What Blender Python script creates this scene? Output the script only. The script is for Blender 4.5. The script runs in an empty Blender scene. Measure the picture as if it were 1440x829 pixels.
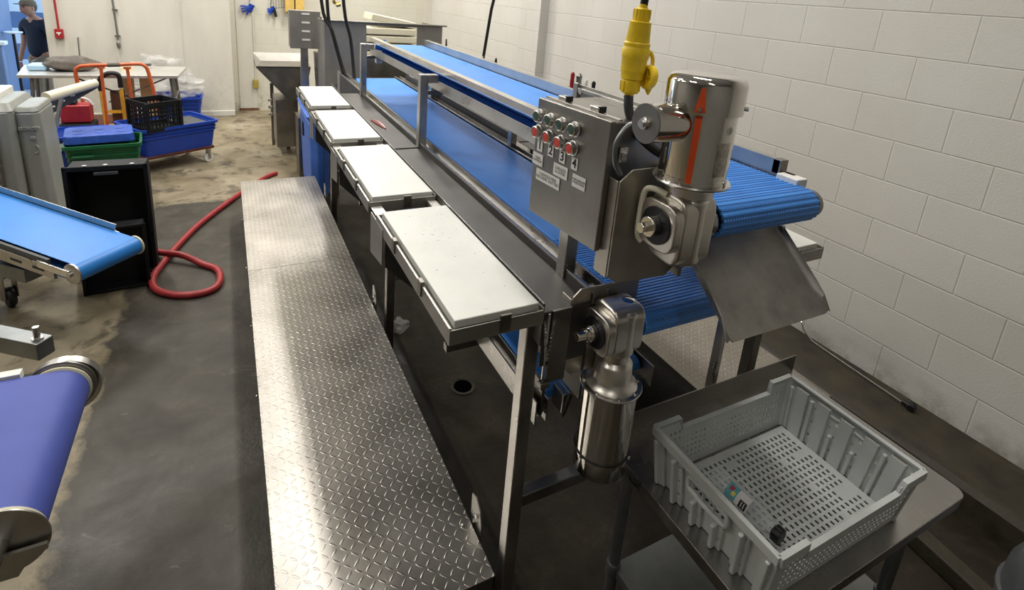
import bpy, bmesh, math, random
from mathutils import Vector, Matrix, Quaternion
random.seed(7)
D = bpy.data
SC = bpy.context.scene
COL = SC.collection
PI = math.pi

# ------------------------------------------------------------------ materials
def new_mat(name):
    m = D.materials.new(name); m.use_nodes = True
    nt = m.node_tree
    b = nt.nodes['Principled BSDF']
    return m, nt, b

def ramp(nt, fac, stops):
    r = nt.nodes.new('ShaderNodeValToRGB')
    e = r.color_ramp.elements
    while len(e) < len(stops): e.new(0.5)
    for i, (p, c) in enumerate(stops):
        e[i].position = p
        e[i].color = (c[0], c[1], c[2], 1) if not isinstance(c, (int, float)) else (c, c, c, 1)
    nt.links.new(fac, r.inputs[0])
    return r.outputs[0]

def noise(nt, scale, detail=3, rough=0.5, vec=None, dist=0.0):
    n = nt.nodes.new('ShaderNodeTexNoise')
    n.inputs['Scale'].default_value = scale
    n.inputs['Detail'].default_value = detail
    n.inputs['Roughness'].default_value = rough
    n.inputs['Distortion'].default_value = dist
    if vec is not None: nt.links.new(vec, n.inputs['Vector'])
    return n.outputs['Fac']

def coords(nt, scale=(1, 1, 1), rot=(0, 0, 0)):
    tc = nt.nodes.new('ShaderNodeTexCoord')
    mp = nt.nodes.new('ShaderNodeMapping')
    mp.inputs['Scale'].default_value = scale
    mp.inputs['Rotation'].default_value = rot
    nt.links.new(tc.outputs['Object'], mp.inputs[0])
    return mp.outputs[0]

def math_n(nt, op, a, b=None, c=None, clamp=False):
    n = nt.nodes.new('ShaderNodeMath'); n.operation = op; n.use_clamp = clamp
    for i, v in enumerate((a, b, c)):
        if v is None: continue
        if isinstance(v, (int, float)): n.inputs[i].default_value = v
        else: nt.links.new(v, n.inputs[i])
    return n.outputs[0]

def mixc(nt, fac, a, b):
    n = nt.nodes.new('ShaderNodeMix'); n.data_type = 'RGBA'
    for sock, v in ((n.inputs[0], fac), (n.inputs[6], a), (n.inputs[7], b)):
        if isinstance(v, (int, float)): sock.default_value = v
        elif isinstance(v, (tuple, list)): sock.default_value = (v[0], v[1], v[2], 1)
        else: nt.links.new(v, sock)
    return n.outputs[2]

def bump(nt, b, h, strength=0.3, dist=0.01):
    n = nt.nodes.new('ShaderNodeBump')
    n.inputs['Strength'].default_value = strength
    n.inputs['Distance'].default_value = dist
    nt.links.new(h, n.inputs['Height'])
    nt.links.new(n.outputs[0], b.inputs['Normal'])

def simple(name, col, metal=0.0, rough=0.5, var=0.0, vscale=8.0, bmp=0.0, bscale=60.0, stretch=(1, 1, 1), rvar=0.0, trans=0.0, ior=1.45, alpha=1.0, spec=None):
    m, nt, b = new_mat(name)
    b.inputs['Base Color'].default_value = (*col, 1)
    b.inputs['Metallic'].default_value = metal
    b.inputs['Roughness'].default_value = rough
    b.inputs['IOR'].default_value = ior
    if trans: b.inputs['Transmission Weight'].default_value = trans
    if alpha < 1: b.inputs['Alpha'].default_value = alpha
    if spec is not None: b.inputs['Specular IOR Level'].default_value = spec
    if var or bmp or rvar:
        v = coords(nt, stretch)
        f = noise(nt, vscale, 4, 0.6, v)
        if var:
            lo = tuple(max(0, c * (1 - var)) for c in col); hi = tuple(min(1, c * (1 + var)) for c in col)
            nt.links.new(ramp(nt, f, [(0.3, lo), (0.7, hi)]), b.inputs['Base Color'])
        if rvar:
            r = ramp(nt, f, [(0.3, max(0.03, rough - rvar)), (0.7, min(1, rough + rvar))])
            nt.links.new(r, b.inputs['Roughness'])
        if bmp:
            bump(nt, b, noise(nt, bscale, 3, 0.6, v), bmp, 0.004)
    return m

M = {}
M['steel'] = simple('brushed_steel', (.50, .485, .46), 1, .34, .16, 7, .06, 90, (1, 1, 1), .10)
M['steel_dark'] = simple('grimy_steel', (.24, .225, .20), 1, .42, .25, 6, .08, 70, (1, 1, 1), .10)
M['steel_dull'] = simple('dull_steel', (.33, .315, .29), 1, .40, .2, 5, .08, 50, (1, 1, 1), .08)
M['polished'] = simple('polished_steel', (.74, .71, .66), 1, .09, .05, 6, .03, 14, (1, 1, 1), .03)
M['cast'] = simple('cast_steel', (.66, .625, .57), 1, .34, .06, 10, .04, 120)
M['steel_bright'] = simple('bright_steel', (.70, .68, .65), 1, .25, .1, 12, .04, 80)
M['gutter'] = simple('dark_brushed_steel', (.11, .105, .10), .85, .55, .12, 6, .05, 90)
M['tray'] = simple('satin_tray_steel', (.34, .325, .295), .85, .50, .15, 6, .05, 60)
M['plate'] = simple('satin_plate_steel', (.42, .385, .33), .85, .46, .25, 5, .05, 50, rvar=.08)
M['table'] = simple('table_steel', (.40, .385, .37), 1, .27, .12, 5, .05, 40, rvar=.06)
M['panel_steel'] = simple('satin_panel_steel', (.30, .285, .26), .75, .55, .12, 5, .05, 60)
M['galv'] = simple('grey_steel_tube', (.25, .26, .26), .9, .42, .15, 10)
M['board'] = simple('white_cutting_plastic', (.66, .66, .62), 0, .42, .07, 5, .10, 140)
M['rubber'] = simple('black_rubber', (.012, .012, .013), 0, .45)
M['black_plastic'] = simple('black_plastic', (.008, .009, .010), 0, .55, .2, 10, spec=.3)
M['yellow'] = simple('yellow_rubber', (.86, .60, .02), 0, .42, .12, 30)
M['orange'] = simple('orange_paint', (.60, .12, .035), 0, .4, .2, 15)
M['orange_strap'] = simple('orange_strap', (.75, .09, .02), 0, .5)  # colour of the reflection streak on the upper motor
M['yellow_paint'] = simple('yellow_paint', (.70, .42, .05), 0, .45, .15, 15)
M['red_hose'] = simple('red_rubber', (.30, .028, .03), 0, .42, .15, 20)
M['red'] = simple('red_paint', (.33, .02, .025), 0, .4, .15, 20)
M['blue_tub'] = simple('blue_plastic', (.012, .055, .38), 0, .38, .12, 8)
M['blue_lid'] = simple('blue_lid_plastic', (.03, .09, .42), 0, .35, .25, 25)
M['blue_barrel'] = simple('blue_barrel_plastic', (.05, .14, .50), 0, .45, .15, 9)
M['green'] = simple('green_plastic', (.008, .10, .035), 0, .4, .15, 10)
M['grey_plastic'] = simple('grey_crate_plastic', (.52, .54, .53), 0, .45, .08, 9, .03, 60)
M['grey_paint'] = simple('grey_paint', (.29, .30, .28), .1, .42, .08, 8, .06, 120)
M['dark_grey'] = simple('dark_grey_plastic', (.07, .075, .08), 0, .5, .2, 12)
M['white_plastic'] = simple('white_plastic', (.72, .71, .67), 0, .45)
M['cream'] = simple('cream_plastic', (.68, .64, .50), 0, .5, .06, 6)
M['black_matte'] = simple('matte_black_void', (.002, .002, .002), 0, 1, spec=0.0)
M['label'] = simple('label_paper', (.74, .73, .71), 0, .6)
M['ink'] = simple('black_ink', (.02, .02, .02), 0, .6)
M['ink_grey'] = simple('faded_ink', (.30, .29, .28), 0, .6)
M['red_button'] = simple('red_button', (.65, .07, .05), 0, .35)
M['green_button'] = simple('green_button', (.045, .10, .07), 0, .35)
M['clear'] = simple('clear_plastic', (.70, .74, .75), 0, .08, alpha=.30, ior=1.5)
M['bag'] = simple('plastic_film', (.74, .74, .72), 0, .20, alpha=.26, bmp=.25, bscale=14)
M['skin'] = simple('skin', (.34, .17, .11), 0, .55)
M['navy'] = simple('navy_cloth', (.005, .007, .018), 0, .85)
M['khaki'] = simple('khaki_cloth', (.25, .20, .13), 0, .85, .2, 12)
M['cap_cloth'] = simple('cap_cloth', (.12, .09, .06), 0, .85)
M['tarp'] = simple('brown_grey_cloth', (.105, .088, .073), 0, .62, .3, 14, .3, 20)
M['wood'] = simple('wood', (.80, .64, .38), 0, .6, .15, 8, stretch=(1, 1, 6))
M['brass'] = simple('brass', (.55, .38, .12), 1, .3)
M['sticker_teal'] = simple('teal_print', (.12, .38, .42), 0, .4)
M['sticker_yellow'] = simple('yellow_print', (.75, .62, .12), 0, .4)
M['sticker_red'] = simple('red_print', (.45, .05, .10), 0, .4)
M['meat'] = simple('fish_scrap', (.28, .08, .07), 0, .4)
M['white_paint'] = simple('white_painted_board', (.62, .60, .54), 0, .55, .05, 3)

# blue belts
def belt_mat(name, col, dark, holes=True, rough=.42):
    m, nt, b = new_mat(name)
    tc = nt.nodes.new('ShaderNodeTexCoord')
    v = coords(nt)
    f = noise(nt, 5, 4, .6, v)
    c = ramp(nt, f, [(.25, tuple(x * .86 for x in col)), (.75, tuple(min(1, x * 1.10) for x in col))])
    b.inputs['Roughness'].default_value = rough
    if holes:
        sp = nt.nodes.new('ShaderNodeSeparateXYZ'); nt.links.new(tc.outputs['UV'], sp.inputs[0])
        u, w = sp.outputs[0], sp.outputs[1]
        row = math_n(nt, 'SINE', math_n(nt, 'MULTIPLY', w, 2 * PI / .0254))
        d = math_n(nt, 'SINE', math_n(nt, 'ADD', math_n(nt, 'MULTIPLY', u, 2 * PI / .0085), math_n(nt, 'MULTIPLY', w, 2 * PI / .0254 * .5)))
        h = math_n(nt, 'MULTIPLY', math_n(nt, 'GREATER_THAN', row, .45), math_n(nt, 'GREATER_THAN', d, .25))
        c = mixc(nt, math_n(nt, 'MULTIPLY', h, .85), c, dark)
    nt.links.new(c, b.inputs['Base Color'])
    bump(nt, b, noise(nt, 260, 2, .5, v), .12, .002)
    return m
M['belt'] = belt_mat('blue_modular_belt', (.055, .265, .76), (.01, .05, .20), False)
M['belt_holes'] = belt_mat('blue_modular_belt_ribs', (.055, .265, .76), (.012, .07, .28), True)
M['belt_flat'] = belt_mat('blue_flat_belt', (.022, .205, .62), (.01, .05, .2), False)
M['belt_violet'] = belt_mat('violet_blue_belt', (.060, .088, .38), (.01, .02, .1), False, .6)

# tread plate: staggered raised lozenges
def tread(name, base, rough):
    m, nt, b = new_mat(name)
    tc = nt.nodes.new('ShaderNodeTexCoord')
    sp = nt.nodes.new('ShaderNodeSeparateXYZ'); nt.links.new(tc.outputs['Object'], sp.inputs[0])
    a = .0265
    fx = math_n(nt, 'DIVIDE', sp.outputs[0], a); fy = math_n(nt, 'DIVIDE', sp.outputs[1], a)
    ix = math_n(nt, 'FLOOR', fx); iy = math_n(nt, 'FLOOR', fy)
    u = math_n(nt, 'SUBTRACT', math_n(nt, 'FRACT', fx), .5); w = math_n(nt, 'SUBTRACT', math_n(nt, 'FRACT', fy), .5)
    par = math_n(nt, 'MODULO', math_n(nt, 'ABSOLUTE', math_n(nt, 'ADD', ix, iy)), 2)
    sg = math_n(nt, 'SUBTRACT', math_n(nt, 'MULTIPLY', math_n(nt, 'GREATER_THAN', par, .5), 2), 1)
    p = math_n(nt, 'MULTIPLY', math_n(nt, 'ADD', u, math_n(nt, 'MULTIPLY', sg, w)), .7071)
    q = math_n(nt, 'MULTIPLY', math_n(nt, 'SUBTRACT', u, math_n(nt, 'MULTIPLY', sg, w)), .7071)
    e = math_n(nt, 'ADD', math_n(nt, 'POWER', math_n(nt, 'ABSOLUTE', math_n(nt, 'DIVIDE', p, .47)), 2),
               math_n(nt, 'POWER', math_n(nt, 'ABSOLUTE', math_n(nt, 'DIVIDE', q, .125)), 2))
    h = math_n(nt, 'SUBTRACT', 1, e, clamp=True)
    h = math_n(nt, 'POWER', h, .5)
    v = coords(nt)
    f = noise(nt, 3.0, 5, .65, v)
    f2 = noise(nt, 40, 3, .6, v)
    col = ramp(nt, f, [(.3, tuple(x * .75 for x in base)), (.7, tuple(x * 1.12 for x in base))])
    col = mixc(nt, math_n(nt, 'MULTIPLY', h, .45), col, tuple(min(1, x * 1.6) for x in base))
    nt.links.new(col, b.inputs['Base Color'])
    b.inputs['Metallic'].default_value = 1
    r = math_n(nt, 'ADD', math_n(nt, 'MULTIPLY', f, .22), rough - .11)
    r = math_n(nt, 'SUBTRACT', r, math_n(nt, 'MULTIPLY', h, .10))
    nt.links.new(r, b.inputs['Roughness'])
    hh = math_n(nt, 'ADD', h, math_n(nt, 'MULTIPLY', f2, .12))
    bump(nt, b, hh, .8, .0022)
    return m
M['tread'] = tread('tread_plate_steel', (.53, .50, .46), .40)
M['tread_dull'] = tread('tread_plate_dirty', (.36, .33, .29), .55)

# painted concrete block wall, courses 203 mm high
def block_wall(name, col, swap='yz', ox=0.0, strength=.55):
    m, nt, b = new_mat(name)
    tc = nt.nodes.new('ShaderNodeTexCoord')
    sp = nt.nodes.new('ShaderNodeSeparateXYZ'); nt.links.new(tc.outputs['Object'], sp.inputs[0])
    cb = nt.nodes.new('ShaderNodeCombineXYZ')
    src = sp.outputs[1] if swap == 'yz' else sp.outputs[0]
    nt.links.new(math_n(nt, 'ADD', src, ox), cb.inputs[0])
    nt.links.new(math_n(nt, 'ADD', sp.outputs[2], -1.7506 + .2032 * 20), cb.inputs[1])
    br = nt.nodes.new('ShaderNodeTexBrick')
    br.inputs['Scale'].default_value = 1
    br.inputs['Brick Width'].default_value = .4064
    br.inputs['Row Height'].default_value = .2032
    br.inputs['Mortar Size'].default_value = .0042
    br.inputs['Mortar Smooth'].default_value = .6
    br.inputs['Color1'].default_value = (*[c * .985 for c in col], 1)
    br.inputs['Color2'].default_value = (*[c * 1.015 for c in col], 1)
    br.inputs['Mortar'].default_value = (*[c * .93 for c in col], 1)
    br.offset = .5
    nt.links.new(cb.outputs[0], br.inputs['Vector'])
    v = coords(nt)
    f = noise(nt, 1.3, 5, .6, v)
    dirt = ramp(nt, f, [(.35, (.93, .92, .90)), (.65, (1, 1, 1))])
    mul = nt.nodes.new('ShaderNodeMix'); mul.data_type = 'RGBA'; mul.blend_type = 'MULTIPLY'; mul.inputs[0].default_value = 1
    nt.links.new(br.outputs['Color'], mul.inputs[6]); nt.links.new(dirt, mul.inputs[7])
    # splashes of grime near the foot of the wall
    g = math_n(nt, 'MULTIPLY', math_n(nt, 'SUBTRACT', 1, math_n(nt, 'MULTIPLY', math_n(nt, 'SUBTRACT', sp.outputs[2], .14), 7), clamp=True),
               ramp(nt, noise(nt, 9, 4, .7, v), [(.45, 0.), (.62, 1.)]))
    c = mixc(nt, math_n(nt, 'MULTIPLY', g, .55), mul.outputs[2], (.18, .16, .12))
    nt.links.new(c, b.inputs['Base Color'])
    b.inputs['Roughness'].default_value = .5
    h = math_n(nt, 'ADD', math_n(nt, 'MULTIPLY', br.outputs['Fac'], -1), math_n(nt, 'MULTIPLY', noise(nt, 110, 4, .7, v), .38))
    bump(nt, b, h, strength, .005)
    return m
M['block'] = block_wall('painted_block_wall', (.60, .582, .545))
M['block_far'] = block_wall('painted_block_far', (.62, .60, .52), 'xz', strength=.35)

def panel_mat(name, col):
    m, nt, b = new_mat(name)
    v = coords(nt, (1, 1, .25)); f = noise(nt, 2.5, 5, .65, v); g = noise(nt, 14, 4, .7, coords(nt))
    c = ramp(nt, f, [(.3, tuple(x * .88 for x in col)), (.7, tuple(x * 1.05 for x in col))])
    tc = nt.nodes.new('ShaderNodeTexCoord'); sp = nt.nodes.new('ShaderNodeSeparateXYZ'); nt.links.new(tc.outputs['Object'], sp.inputs[0])
    low = math_n(nt, 'SUBTRACT', 1, math_n(nt, 'MULTIPLY', sp.outputs[2], 1.2), clamp=True)
    st = math_n(nt, 'MULTIPLY', low, ramp(nt, g, [(.5, 0.), (.7, 1.)]))
    c = mixc(nt, math_n(nt, 'MULTIPLY', st, .35), c, (.20, .15, .10))
    nt.links.new(c, b.inputs['Base Color']); b.inputs['Roughness'].default_value = .45
    bump(nt, b, noise(nt, 30, 3, .6, coords(nt)), .06, .004)
    return m
M['panel'] = panel_mat('white_wall_panel', (.60, .575, .51))
M['ceil'] = simple('ceiling_white', (.60, .60, .57), 0, .7, .05, 2)
M['frp'] = simple('washable_wall', (.20, .195, .18), 0, .5, .1, 2)

# floor
def floor_mat():
    m, nt, b = new_mat('wet_concrete_floor')
    tc = nt.nodes.new('ShaderNodeTexCoord')
    sp = nt.nodes.new('ShaderNodeSeparateXYZ'); nt.links.new(tc.outputs['Object'], sp.inputs[0])
    x, y = sp.outputs[0], sp.outputs[1]
    v = coords(nt)
    w1 = noise(nt, 1.6, 6, .62, v, .6); w2 = noise(nt, 6, 5, .65, v, .4); w3 = noise(nt, 38, 4, .7, v)
    tan = ramp(nt, w1, [(.28, (.10, .080, .050)), (.40, (.19, .155, .098)), (.56, (.28, .238, .162)), (.72, (.38, .34, .255))])
    tan = mixc(nt, ramp(nt, w2, [(.36, .75), (.48, 0.)]), tan, (.060, .048, .032))
    grey = ramp(nt, w2, [(.3, (.030, .025, .018)), (.52, (.046, .039, .029)), (.72, (.070, .061, .047))])
    grey = mixc(nt, ramp(nt, w3, [(.45, 0.), (.75, .3)]), grey, (.05, .044, .034))
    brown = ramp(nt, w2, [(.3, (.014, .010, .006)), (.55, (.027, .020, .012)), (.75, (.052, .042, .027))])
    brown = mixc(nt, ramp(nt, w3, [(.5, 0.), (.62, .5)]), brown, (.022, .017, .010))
    wob = math_n(nt, 'MULTIPLY', math_n(nt, 'SUBTRACT', w2, .5), .30)
    # grey repaired strip: x > -3.5 and y < 2.7 with a slanted far-left corner
    ex = math_n(nt, 'ADD', math_n(nt, 'ADD', x, 3.50), wob)
    ey = math_n(nt, 'ADD', math_n(nt, 'SUBTRACT', 2.75, y), wob)
    mx = math_n(nt, 'MULTIPLY', math_n(nt, 'MULTIPLY', ex, 22, clamp=True), math_n(nt, 'MULTIPLY', ey, 18, clamp=True))
    c = mixc(nt, mx, tan, grey)
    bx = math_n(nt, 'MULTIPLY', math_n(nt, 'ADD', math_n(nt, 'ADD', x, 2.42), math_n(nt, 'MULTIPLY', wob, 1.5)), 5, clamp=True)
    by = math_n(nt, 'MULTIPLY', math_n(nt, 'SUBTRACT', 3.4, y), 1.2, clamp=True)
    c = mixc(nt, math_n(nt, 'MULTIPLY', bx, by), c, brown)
    # pale scuffs
    s = ramp(nt, noise(nt, 3.2, 6, .7, v, 1.5), [(.66, 0.), (.74, 1.)])
    c = mixc(nt, math_n(nt, 'MULTIPLY', s, .35), c, (.30, .29, .26))
    nt.links.new(c, b.inputs['Base Color'])
    b.inputs['Specular IOR Level'].default_value = .35
    r = ramp(nt, w1, [(.35, .30), (.6, .60)])
    r = math_n(nt, 'ADD', r, math_n(nt, 'MULTIPLY', w3, .10))
    nt.links.new(r, b.inputs['Roughness'])
    h = math_n(nt, 'ADD', math_n(nt, 'MULTIPLY', w3, .6), w2)
    bump(nt, b, h, .32, .012)
    return m
M['floor'] = floor_mat()
M['curb'] = simple('dirty_concrete_curb', (.040, .032, .020), 0, .6, .45, 9, .5, 45, rvar=.15)
M['asphalt'] = simple('yard_ground', (.35, .40, .48), 0, .8, .1, 4)
M['yard_blue'] = simple('yard_blue_plastic', (.10, .18, .36), 0, .5, .1, 4)
M['yard_pale'] = simple('yard_pale_board', (.60, .72, .85), 0, .6, .1, 4)
def emit(name, col, s):
    m, nt, b = new_mat(name)
    b.inputs['Base Color'].default_value = (0, 0, 0, 1)
    b.inputs['Emission Color'].default_value = (*col, 1); b.inputs['Emission Strength'].default_value = s
    return m
M['tube'] = emit('fluorescent_tube', (1, .97, .90), 6.0)

# ------------------------------------------------------------------ mesh builder
def rotm(v):  # quaternion turning +Z to v
    return Vector((0, 0, 1)).rotation_difference(Vector(v).normalized()).to_matrix()

class MB:
    def __init__(s): s.v = []; s.f = []; s.mi = []; s.cur = 0; s.uv = {}
    def add(s, vs, fs):
        o = len(s.v); s.v += [Vector(p) for p in vs]
        for f in fs: s.f.append([o + i for i in f]); s.mi.append(s.cur)
        return s
    def box(s, x0, x1, y0, y1, z0, z1):
        x0, x1 = sorted((x0, x1)); y0, y1 = sorted((y0, y1)); z0, z1 = sorted((z0, z1))
        vs = [(x, y, z) for z in (z0, z1) for y in (y0, y1) for x in (x0, x1)]
        return s.add(vs, [(0, 2, 3, 1), (4, 5, 7, 6), (0, 1, 5, 4), (2, 6, 7, 3), (0, 4, 6, 2), (1, 3, 7, 5)])
    def obox(s, c, size, u=(1, 0, 0), v=(0, 1, 0)):
        u = Vector(u).normalized(); v = Vector(v); v = (v - u * v.dot(u)).normalized(); w = u.cross(v)
        c = Vector(c); a, b, d = [k / 2 for k in size]
        vs = [c + u * i * a + v * j * b + w * k * d for k in (-1, 1) for j in (-1, 1) for i in (-1, 1)]
        return s.add(vs, [(0, 2, 3, 1), (4, 5, 7, 6), (0, 1, 5, 4), (2, 6, 7, 3), (0, 4, 6, 2), (1, 3, 7, 5)])
    def bar(s, p0, p1, w, h=None, up=(0, 0, 1)):
        p0 = Vector(p0); p1 = Vector(p1); h = h or w
        d = p1 - p0; up = Vector(up)
        if abs(d.normalized().dot(up)) > .98: up = Vector((0, 1, 0))
        return s.obox((p0 + p1) / 2, (d.length, w, h), d, up.cross(d))
    def prism(s, poly, axis, a0, a1):
        # poly: 2D points in the plane of the other two axes (cyclic order x>y>z>x)
        n = len(poly)
        def P(p, a):
            if axis == 'x': return (a, p[0], p[1])
            if axis == 'y': return (p[0], a, p[1])
            return (p[0], p[1], a)
        vs = [P(p, a0) for p in poly] + [P(p, a1) for p in poly]
        fs = [tuple(range(n))[::-1], tuple(range(n, 2 * n))] + [(i, (i + 1) % n, n + (i + 1) % n, n + i) for i in range(n)]
        return s.add(vs, fs)
    def oprism(s, poly, o, u, v, t):
        o = Vector(o); u = Vector(u); v = Vector(v); w = u.cross(v).normalized(); n = len(poly)
        vs = [o + u * p[0] + v * p[1] for p in poly] + [o + u * p[0] + v * p[1] + w * t for p in poly]
        fs = [tuple(range(n))[::-1], tuple(range(n, 2 * n))] + [(i, (i + 1) % n, n + (i + 1) % n, n + i) for i in range(n)]
        return s.add(vs, fs)
    def lathe(s, prof, c=(0, 0, 0), ax=(0, 0, 1), seg=28, phase=0.0):
        R = rotm(ax); c = Vector(c); o = len(s.v); vs = []; fs = []
        for r, h in prof:
            for i in range(seg):
                a = 2 * PI * i / seg + phase
                vs.append(c + R @ Vector((r * math.cos(a), r * math.sin(a), h)))
        for j in range(len(prof) - 1):
            for i in range(seg):
                k = (i + 1) % seg
                fs.append((j * seg + i, j * seg + k, (j + 1) * seg + k, (j + 1) * seg + i))
        if prof[0][0] > 1e-6: fs.append(tuple(range(seg))[::-1])
        if prof[-1][0] > 1e-6: fs.append(tuple((len(prof) - 1) * seg + i for i in range(seg)))
        return s.add(vs, fs)
    def cyl(s, p0, p1, r0, r1=None, seg=24, phase=0.0):
        p0 = Vector(p0); p1 = Vector(p1); r1 = r0 if r1 is None else r1
        return s.lathe([(r0, 0), (r1, (p1 - p0).length)], p0, p1 - p0, seg, phase)
    def tube(s, pts, r, seg=10, smooth=0, rad=None):
        pts = [Vector(p) for p in pts]
        if smooth:
            out = []
            P = [pts[0]] + pts + [pts[-1]]
            for i in range(1, len(P) - 2):
                for k in range(smooth):
                    t = k / smooth; a, b, c, d = P[i - 1], P[i], P[i + 1], P[i + 2]
                    out.append(.5 * ((2 * b) + (c - a) * t + (2 * a - 5 * b + 4 * c - d) * t * t + (-a + 3 * b - 3 * c + d) * t ** 3))
            out.append(pts[-1]); pts = out
        n = len(pts); vs = []; fs = []
        T = [(pts[min(i + 1, n - 1)] - pts[max(i - 1, 0)]).normalized() for i in range(n)]
        q = rotm(T[0]); U = q @ Vector((1, 0, 0))
        for i in range(n):
            if i:
                U = (U - T[i] * U.dot(T[i])).normalized()
            V = T[i].cross(U); rr = r if rad is None else rad(i / (n - 1)) * r
            for k in range(seg):
                a = 2 * PI * k / seg
                vs.append(pts[i] + (U * math.cos(a) + V * math.sin(a)) * rr)
        for i in range(n - 1):
            for k in range(seg):
                kk = (k + 1) % seg
                fs.append((i * seg + k, i * seg + kk, (i + 1) * seg + kk, (i + 1) * seg + k))
        fs.append(tuple(range(seg))[::-1]); fs.append(tuple((n - 1) * seg + k for k in range(seg)))
        return s.add(vs, fs)
    def sphere(s, c, r, sc=(1, 1, 1), seg=16, rings=10):
        prof = [(max(1e-7, r * math.sin(PI * i / rings)), -r * math.cos(PI * i / rings)) for i in range(rings + 1)]
        o = len(s.v); s.lathe(prof, (0, 0, 0), (0, 0, 1), seg)
        for i in range(o, len(s.v)):
            p = s.v[i]; s.v[i] = Vector((p[0] * sc[0] + c[0], p[1] * sc[1] + c[1], p[2] * sc[2] + c[2]))
        return s
    def build(s, name, mats, parent=None, bevel=0.0, seg=2, local=False, angle=38, solid=0.0, sub=0, label=None):
        me = D.meshes.new(name)
        off = Vector((0, 0, 0))
        if parent is not None and not local:
            p = parent
            while p is not None: off += p.location; p = p.parent
        me.from_pydata([v - off for v in s.v], [], s.f)
        if not isinstance(mats, (list, tuple)): mats = [mats]
        for m in mats: me.materials.append(M[m] if isinstance(m, str) else m)
        for p, i in zip(me.polygons, s.mi): p.material_index = i; p.use_smooth = True
        if s.uv:
            l = me.uv_layers.new(name='UVMap')
            for lp in me.loops: l.data[lp.index].uv = s.uv.get(lp.vertex_index, (0, 0))
        bm = bmesh.new(); bm.from_mesh(me)
        bmesh.ops.recalc_face_normals(bm, faces=bm.faces); bm.to_mesh(me); bm.free()
        if not bevel: me.set_sharp_from_angle(angle=math.radians(angle))
        o = D.objects.new(name, me); COL.objects.link(o)
        if parent is not None: o.parent = parent
        if solid:
            md = o.modifiers.new('thickness', 'SOLIDIFY'); md.thickness = solid; md.offset = 0
            md = o.modifiers.new('edges', 'EDGE_SPLIT'); md.split_angle = math.radians(angle)
        if bevel:
            md = o.modifiers.new('bevel', 'BEVEL'); md.width = bevel; md.segments = seg; md.limit_method = 'ANGLE'; md.angle_limit = math.radians(angle)
            md.harden_normals = True
        if sub:
            md = o.modifiers.new('smooth', 'SUBSURF'); md.levels = sub; md.render_levels = sub
        if label: o['label'] = label
        return o

def thing(name, label, cat, loc=(0, 0, 0), rotz=0.0, group=None):
    o = D.objects.new(name, None); COL.objects.link(o); o.empty_display_size = .1
    o.location = loc; o.rotation_euler = (0, 0, rotz)
    o['label'] = label; o['category'] = cat
    if group: o['group'] = group
    return o
def tag(o, label, cat, group=None, kind=None):
    o['label'] = label; o['category'] = cat
    if group: o['group'] = group
    if kind: o['kind'] = kind
    return o
def struct(o): o['kind'] = 'structure'; return o
def copy_tree(o, parent=None):
    c = o.copy(); COL.objects.link(c); c.parent = parent
    for ch in list(o.children): copy_tree(ch, c)
    return c
def text(name, body, size, o, u, v, mat, parent, bold=0.0, extr=.0004):
    cu = D.curves.new(name, 'FONT'); cu.body = body; cu.size = size; cu.align_x = 'CENTER'; cu.align_y = 'CENTER'
    cu.extrude = extr; cu.offset = bold; cu.space_line = .85
    ob = D.objects.new(name, cu); COL.objects.link(ob)
    bpy.context.view_layer.update()
    me = D.meshes.new_from_object(ob.evaluated_get(bpy.context.evaluated_depsgraph_get()))
    D.objects.remove(ob); D.curves.remove(cu)
    u = Vector(u).normalized(); v = Vector(v).normalized(); w = u.cross(v)
    off = Vector((0, 0, 0)); p = parent
    while p is not None: off += p.location; p = p.parent
    mt = Matrix((u, v, w)).transposed().to_4x4(); mt.translation = Vector(o) - off
    me.transform(mt); me.materials.clear(); me.materials.append(M[mat])
    r = D.objects.new(name, me); COL.objects.link(r); r.parent = parent
    return r
def rrect(cx, cy, w, h, r, n=4):
    out = []
    for sx, sy, a0 in ((1, 1, 0), (-1, 1, 90), (-1, -1, 180), (1, -1, 270)):
        for k in range(n + 1):
            a = math.radians(a0 + 90 * k / n)
            out.append((cx + sx * (w / 2 - r) + r * math.cos(a), cy + sy * (h / 2 - r) + r * math.sin(a)))
    return out
def holed(mb, o, u, v, W, H, nu, nv, hu, hv, skip=None, stagger=False):
    """panel W x H at corner o (unit dirs u, v) cut into nu x nv cells, each with a slot hole"""
    o = Vector(o); u = Vector(u); v = Vector(v); cw, ch = W / nu, H / nv
    for j in range(nv):
        for i in range(nu):
            c = [(i * cw, j * ch), ((i + 1) * cw, j * ch), ((i + 1) * cw, (j + 1) * ch), (i * cw, (j + 1) * ch)]
            if skip and skip(i, j):
                mb.add([o + u * a + v * b for a, b in c], [(0, 1, 2, 3)]); continue
            cx, cy = (i + .5) * cw, (j + .5) * ch; a, b = cw * hu / 2, ch * hv / 2
            k = [(cx - a, cy - b), (cx + a, cy - b), (cx + a, cy + b), (cx - a, cy + b)]
            mb.add([o + u * p + v * q for p, q in c + k], [(0, 1, 5, 4), (1, 2, 6, 5), (2, 3, 7, 6), (3, 0, 4, 7)])
    return mb

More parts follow.
